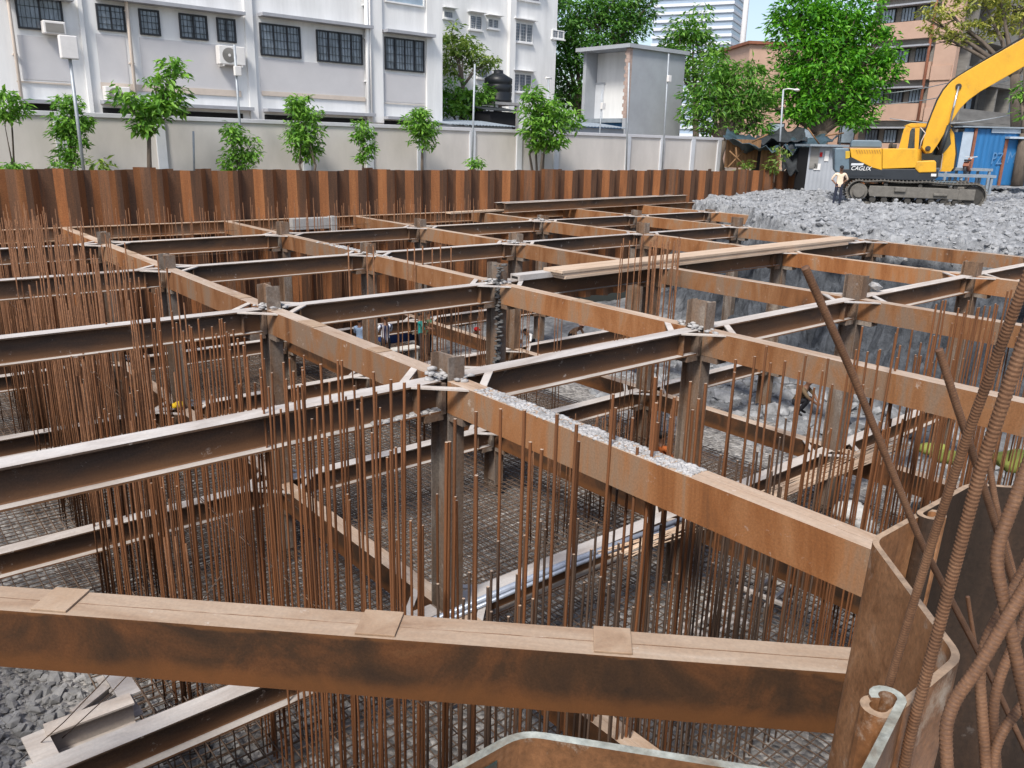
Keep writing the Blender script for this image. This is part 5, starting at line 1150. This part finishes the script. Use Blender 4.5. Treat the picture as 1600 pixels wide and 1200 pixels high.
t, w, h = hut('grey cabin with pasted notices beside the excavator', 1260, 1312, 230, 270, 48.5, 'grey', 'cabin', 'cabin')
for (x0, x1, z0, z1, m) in ((.10, .60, .25, 1.45, 'weather'), (.38, .78, .18, .55, 'acw'), (.65, .80, .95, 1.2, 'red_plastic'), (.95, 1.2, .7, 1.3, 'acw'), (1.4, 1.6, .9, 1.35, 'bluepale')):
    b = MB(); b.box(x0, x1, -.06, -.042, z0, z1); b.build('notice', M[m], t)
b = MB(); b.box(-.15, w + .15, -.5, 2.2, h, h + .12); b.build('roof', M['steelroof'], t)
rg = random.Random(4)
for k, (px0, py0, px1, py1) in enumerate(((1137, 262, 1165, 232), (1150, 230, 1152, 265), (1140, 236, 1170, 265), (1200, 210, 1175, 222), (1262, 200, 1282, 228), (1290, 212, 1318, 208))):
    b = MB(); b.tube([at(px0, py0, d=50.2), at(px1, py1, d=50.8)], .05, 6)
    tag(b.build('bamboo_pole', M['bamboo']), ['slanting bamboo prop below the brown boarding', 'upright bamboo prop below the brown boarding', 'crossing bamboo prop below the brown boarding', 'bamboo pole on the tarpaulin ridge', 'bamboo pole leaning on the cabin roof', 'bamboo pole lying on the cabin roof'][k], 'pole', 'bamboo poles of the huts')

# ------------------------------------------------------------------ slim poles along the wall
def pole(px, py0, py1, Y, label, r=.04, head=None, lean=None):
    b0, b1 = at(px, py1, Y=Y), at(lean or px, py0, Y=Y); b0.z = min(b0.z, .2)
    t = thing('metal_pole', label, 'pole', (b0.x, Y, 0), 0, 'slim poles along the boundary wall')
    x1 = b1.x - b0.x; b = MB(); b.tube([(0, 0, 0), (x1, 0, b1.z)], r, 8); b.build('pole_shaft', M['galv'], t)
    if head == 'box': b = MB(); b.box(x1 - .28, x1 + .25, -.18, .05, b1.z - .05, b1.z + .65); b.build('meter_box', M['acw'], t, bev=.03)
    if head == 'mid': b = MB(); b.box(-.12 + x1 * .8, .14 + x1 * .8, -.2, -.04, b1.z * .78, b1.z * .78 + .35); b.build('junction_box', M['acw'], t, bev=.02)
    if head == 'lamp': b = MB(); b.tube([(x1, 0, b1.z), (x1 + .1, -.3, b1.z + .05), (x1 + .2, -.7, b1.z)], .035, 6); b.ball((x1 + .22, -.8, b1.z - .03), .13, 10, 6, (1, 1.6, .6)); b.build('lamp_head', M['acw'], t)
    if head == 'tee': b = MB(); b.tube([(x1 - .2, 0, b1.z), (x1 + .2, 0, b1.z)], .05, 6); b.build('cross_piece', M['acw'], t)
pole(131, 90, 268, 30.6, 'grey pole topped by a white box at the far left', .055, 'box', 109)
pole(376, 70, 215, 32.0, 'grey pole in front of the fan unit with a small junction box', .05, 'mid', 366)
pole(737, 100, 264, 30.6, 'thin grey pole in front of the yellow-green tree', .045, None, 742)
pole(302, 205, 262, 32.4, 'short grey stake against the wall beside the tall young tree', .04)
pole(857, 122, 200, 33.6, 'short pole with a white cross piece above the bushy young tree', .04, 'tee')
pole(937, 140, 205, 33.6, 'thin pole in front of the grey block doorway', .035, 'mid', 941)
pole(979, 98, 262, 32.3, 'tall grey pole at the corner of the grey block', .05, None, 983)
pole(1035, 84, 262, 32.3, 'tall grey pole in front of the grey block side', .045, 'mid', 1045)
pole(1216, 140, 268, 31.0, 'lamp pole at the left of the big bright tree', .06, 'lamp', 1224)
pole(1309, 140, 250, 33.0, 'leaning grey pole in front of the big bright tree', .07, None, 1323)
for k, (p, q) in enumerate(((at(1325, 150, d=60), at(1600, 95, d=52)), (at(1330, 165, d=60), at(1600, 118, d=52)), (at(1390, 185, d=56), at(1600, 175, d=52)))):
    b = MB(); b.tube([p.lerp(q, t) - Vector((0, 0, .5 * math.sin(PI * t))) for t in [i / 8 for i in range(9)]], .03, 5); tag(b.build('cable', M['galv']), ['topmost cable slung in front of the apartment block', 'middle cable slung in front of the apartment block', 'lowest cable slung behind the excavator boom'][k], 'cable', 'cables before the apartment block')

# ------------------------------------------------------------------ trees
def leaves(b, rng, c, rad, n, size, droop=.4, asp=.38):
    for _ in range(n):
        d = Vector((rng.gauss(0, 1), rng.gauss(0, 1), rng.gauss(0, 1))).normalized(); r = rng.random() ** .45
        p = Vector((c[0] + d.x * rad[0] * r, c[1] + d.y * rad[1] * r, c[2] + d.z * rad[2] * r))
        a = Vector((d.x + rng.gauss(0, .6), d.y + rng.gauss(0, .6), -droop + rng.gauss(0, .45))).normalized(); s = a.cross(Vector((rng.gauss(0, .4), rng.gauss(0, .4), 1))).normalized(); nn = s.cross(a)
        l = size * rng.uniform(.6, 1.3); w = l * asp; i = len(b.v)
        b.vert(p); b.vert(p + a * l * .45 + s * w * .5 + nn * l * .06); b.vert(p + a * l - nn * l * .06); b.vert(p + a * l * .45 - s * w * .5 + nn * l * .06)
        b.face((i, i + 1, i + 2, i + 3))
def tree(name, label, cat, base, clusters, leaf, size, dens, seed, trunk_r=.12, stems=1, group=None, droop=.4, asp=.38, bark='bark'):
    """clusters: (centre, (rx, ry, rz)) in world metres"""
    rng = random.Random(seed); base = Vector(base); t = thing(name, label, cat, base, 0, group)
    b = MB(); ctr = sum((Vector(c) for c, r in clusters), Vector()) / len(clusters)
    low = min(c[2] - r[2] for c, r in clusters); fork = max(.4, (low - base.z) * .9); forks = []
    for k in range(stems):
        off = Vector((rng.gauss(0, .25), rng.gauss(0, .25), 0)) if stems > 1 else Vector(); f = Vector(((ctr.x - base.x) * .3, (ctr.y - base.y) * .3, fork)) + off * 1.8
        b.tube([off, (off + f) / 2 + Vector((rng.gauss(0, trunk_r * .4), rng.gauss(0, trunk_r * .4), 0)), f], [trunk_r * 1.25, trunk_r * 1.02, trunk_r * .85], 8); forks.append(f)
    for k, (c, r) in enumerate(clusters):
        f = forks[k % len(forks)]; e = Vector(c) - base; m = f.lerp(e, .5) + Vector((rng.gauss(0, .1), rng.gauss(0, .1), .12)) * e.length * .1
        b.tube([f - Vector((0, 0, .05)), m, e], [trunk_r * .6, trunk_r * .34, trunk_r * .12], 6)
        for q in range(4):
            dd = Vector((rng.gauss(0, 1), rng.gauss(0, 1), rng.gauss(0, .8))).normalized(); b.tube([m.lerp(e, rng.uniform(.3, 1)), e + Vector((dd.x * r[0], dd.y * r[1], dd.z * r[2])) * .85], [trunk_r * .16, trunk_r * .05], 5)
    b.build('trunk', M[bark], t)
    b = MB(); rmax = max(max(r) for c, r in clusters)
    for c, r in clusters:
        vol = (r[0] * r[1] * r[2]) ** (2 / 3); n = int((27.0 if rmax < 1.2 else 40.0) * dens * vol / (size * size)); sub = max(3, int(n / 38))
        for _ in range(sub):
            d = Vector((rng.gauss(0, 1), rng.gauss(0, 1), rng.gauss(0, 1))).normalized(); q = rng.random() ** .38
            k = rng.uniform(.16, .30); leaves(b, rng, (c[0] - base.x + d.x * r[0] * q, c[1] - base.y + d.y * r[1] * q, c[2] - base.z + d.z * r[2] * q), (r[0] * k + size, r[1] * k + size, r[2] * k * .8 + size * .6), n // sub, size, droop, asp)
    b.build('crown', M[leaf], t); return t
def blob(px, py, rx, ry, d): 
    m = d / FPX; return (tuple(at(px, py, d=d)), (rx * m, (rx + ry) / 2 * m, ry * m))
def ytree(label, bx, Y, blobs, seed, leaf='leaf_young', size=.23, dens=4.2, tr=.05, stems=1, bdy=0, cat='young tree', name='young_tree'):
    base = at(bx, 262, Y=Y); base.z = 0; cl = []
    for (px, py, rx, ry) in blobs: p = at(px, py, Y=Y); cl.append(blob(px, py, rx, ry, dist(p)))
    return tree(name, label, cat, base, cl, leaf, size, dens, seed, tr, stems, 'young trees along the boundary wall' if cat == 'young tree' else 'shrubs along the boundary wall')
ytree('thin young tree at the left edge with a small tuft of leaves', 20, 31.2, [(16, 165, 20, 20), (14, 145, 12, 12), (5, 182, 10, 8), (18, 262, 14, 14)], 1)
ytree('bushy young tree behind the white-boxed pole', 108, 31.6, [(106, 178, 21, 26), (108, 215, 22, 26), (104, 248, 18, 14), (125, 185, 10, 20), (112, 158, 10, 10)], 2)
ytree('tallest young tree at left with a forked leafy crown', 232, 31.4, [(240, 175, 30, 24), (262, 145, 22, 20), (272, 105, 15, 18), (246, 122, 14, 10), (205, 158, 16, 18), (278, 160, 12, 14), (225, 190, 20, 14), (188, 140, 6, 8)], 3, size=.32, tr=.08)
ytree('low ragged young tree below the fan unit', 373, 31.4, [(366, 215, 14, 18), (376, 245, 24, 16), (392, 222, 9, 8), (356, 202, 7, 8), (372, 260, 22, 8)], 4)
ytree('dense egg-shaped young tree before the wide windows', 478, 31.6, [(470, 178, 22, 26), (472, 212, 26, 28), (476, 238, 18, 14), (464, 158, 10, 10), (492, 230, 8, 12)], 5, stems=2)
ytree('slim columnar young tree right of the egg-shaped one', 567, 31.8, [(567, 200, 13, 13), (566, 222, 14, 18), (566, 245, 10, 12)], 6)
ytree('round-headed young tree before the right end of the white building', 660, 31.6, [(660, 195, 26, 22), (656, 177, 14, 12), (664, 218, 18, 14)], 7, tr=.07)
ytree('large bushy young tree with long leaves on several stems', 845, 31.4, [(852, 178, 36, 24), (836, 152, 18, 14), (880, 185, 20, 18), (828, 196, 20, 18), (860, 210, 28, 16), (846, 225, 16, 10)], 8, size=.36, tr=.06, stems=4)
ytree('yellow-green shrub between the piles and the wall at far left', 160, 30.6, [(160, 258, 18, 10)], 9, 'leaf_lime', .3, 2.5, .03, 1, cat='shrub', name='shrub')
ytree('small green shrub below the yellow-green tree', 741, 30.6, [(741, 256, 17, 9)], 10, 'leaf_young', .22, 2.5, .03, 1, cat='shrub', name='shrub')
ytree('grass tuft like shrub at the left edge of the wall', 12, 30.6, [(14, 262, 16, 9)], 11, 'leaf_mid', .2, 2.5, .03, 1, cat='shrub', name='shrub')
ytree('small dark shrub at the foot of the bushy young tree', 88, 30.8, [(98, 258, 16, 8)], 12, 'leaf_mid', .2, 2.2, .03, 1, cat='shrub', name='shrub')
def btree(label, bx, d, blobs, seed, leaf, size, dens, tr, asp=.4, name='tree'):
    base = at(bx, 250, d=d); base.z = 0; return tree(name, label, 'tree', base, [blob(*q[:4], d + (q[4] if len(q) > 4 else 0)) for q in blobs], leaf, size, dens, seed, tr, 1, None, .35, asp)
btree('airy yellow-green tree growing against the white wing', 722, 51, [(722, 80, 30, 26), (745, 100, 26, 20), (702, 95, 18, 22), (715, 55, 16, 14), (768, 95, 9, 10), (700, 60, 10, 12)], 21, 'leaf_lime', .38, 1.5, .14)
btree('leafy green bush tree below the airy yellow-green one', 720, 49.5, [(712, 150, 30, 22), (735, 165, 32, 26), (700, 172, 20, 20), (755, 145, 14, 14), (690, 150, 10, 14)], 22, 'leaf_young', .42, 1.9, .14)
btree('large dark green tree rising behind the grey block', 905, 64, [(940, 10, 50, 34), (890, 40, 44, 36), (975, 30, 40, 32), (868, 95, 34, 36), (920, 80, 50, 36), (880, 140, 34, 34), (1000, 0, 30, 30), (935, 130, 40, 34), (860, 5, 22, 20), (965, 60, 34, 24)], 23, 'leaf_dark', .42, 1.9, .4)
btree('light green tree standing before the banded tower', 1085, 66, [(1085, 40, 30, 26), (1060, 65, 34, 24), (1100, 75, 24, 28), (1090, 110, 34, 30), (1050, 95, 26, 22)], 24, 'leaf_mid', .5, 1.7, .25)
btree('dark long-leaved tree beside the end of the boundary wall', 1128, 56, [(1135, 120, 36, 30), (1100, 150, 34, 28), (1160, 150, 34, 28), (1130, 165, 44, 24), (1085, 175, 22, 20), (1175, 115, 20, 20), (1095, 200, 26, 14), (1150, 190, 34, 14), (1185, 150, 26, 30), (1188, 185, 24, 20), (1120, 135, 30, 26)], 25, 'leaf_mid', .55, 2.2, .3, .27)
btree('huge bright green tree in the middle of the huts', 1278, 58, [(1290, 50, 62, 46), (1250, 20, 50, 34), (1330, 25, 46, 40), (1240, 80, 34, 32), (1350, 85, 46, 38), (1290, 105, 60, 40), (1240, 140, 36, 30), (1340, 140, 50, 32), (1290, 165, 62, 28), (1385, 105, 24, 24), (1222, 30, 22, 20), (1250, 180, 36, 18), (1335, 180, 44, 20), (1382, 50, 18, 24), (1205, 165, 16, 14)], 26, 'leaf_bright', .45, 2.0, .55)
btree('sparse yellowing tree overhanging the apartment block at top right', 1590, 52, [(1480, 20, 40, 22), (1540, 10, 50, 28), (1510, 50, 44, 18), (1570, 40, 40, 24), (1470, 55, 24, 16), (1600, 10, 40, 30), (1450, 30, 16, 14), (1560, -20, 60, 20), (1640, 60, 40, 40)], 27, 'leaf_yel', .36, .8, .34)
btree('green creeper-clad tree trunk top at the right edge', 1597, 49, [(1600, 80, 12, 10), (1596, 150, 10, 18), (1604, 185, 10, 14), (1620, 130, 18, 30)], 28, 'leaf_young', .4, 1.4, .3)
for k, (px, py, rx, ry, lb) in enumerate(((1158, 258, 14, 10, 'weedy shrub below the bamboo props'), (1212, 248, 12, 20, 'tall weedy shrub beside the brown hut'))):
    p = at(px, 262, d=49.5); p.z = -.2; tree('shrub', lb, 'shrub', p, [blob(px, py, rx, ry, 49.5)], 'leaf_lime', .3, 1.8, 40 + k, .03, 1, 'shrubs by the huts')

# ------------------------------------------------------------------ camera, sky, sun
cam = bpy.data.cameras.new('camera'); co = bpy.data.objects.new('camera', cam); COL.objects.link(co); SC.camera = co
cam.sensor_width = 36; cam.sensor_fit = 'HORIZONTAL'; cam.lens = 36 * FPX / 1600; cam.clip_start = .05; cam.clip_end = 3000
mw = Matrix(((RC[0][0], -RC[1][0], -RC[2][0], 0), (RC[0][1], -RC[1][1], -RC[2][1], 0), (RC[0][2], -RC[1][2], -RC[2][2], CZ), (0, 0, 0, 1))); co.matrix_world = mw
w = bpy.data.worlds.new('World'); SC.world = w; w.use_nodes = True; nt = w.node_tree; bg = nt.nodes['Background']
sky = nt.nodes.new('ShaderNodeTexSky'); sky.sky_type = 'NISHITA'; sky.sun_disc = False
SUN_EL, SUN_AZ = 52, 243          # azimuth of the sun measured from +Y clockwise
sky.sun_elevation = math.radians(SUN_EL); sky.sun_rotation = math.radians(SUN_AZ); sky.dust_density = 2.0; sky.ozone_density = 1.5; sky.air_density = 1.0
hs = nt.nodes.new('ShaderNodeHueSaturation'); hs.inputs['Saturation'].default_value = .82; nt.links.new(sky.outputs[0], hs.inputs['Color']); nt.links.new(hs.outputs[0], bg.inputs['Color']); bg.inputs['Strength'].default_value = .10
sl = bpy.data.lights.new('sun', 'SUN'); sl.energy = 2.1; sl.angle = math.radians(13); sl.color = (1, .95, .87); so = bpy.data.objects.new('sun', sl); COL.objects.link(so)
az, el = math.radians(SUN_AZ), math.radians(SUN_EL); dv = Vector((math.sin(az) * math.cos(el), math.cos(az) * math.cos(el), math.sin(el)))
so.rotation_euler = (-dv).to_track_quat('-Z', 'Y').to_euler()
SC.view_settings.view_transform = 'Standard'; SC.view_settings.look = 'None'; SC.view_settings.gamma = 1; SC.view_settings.exposure = 1.0
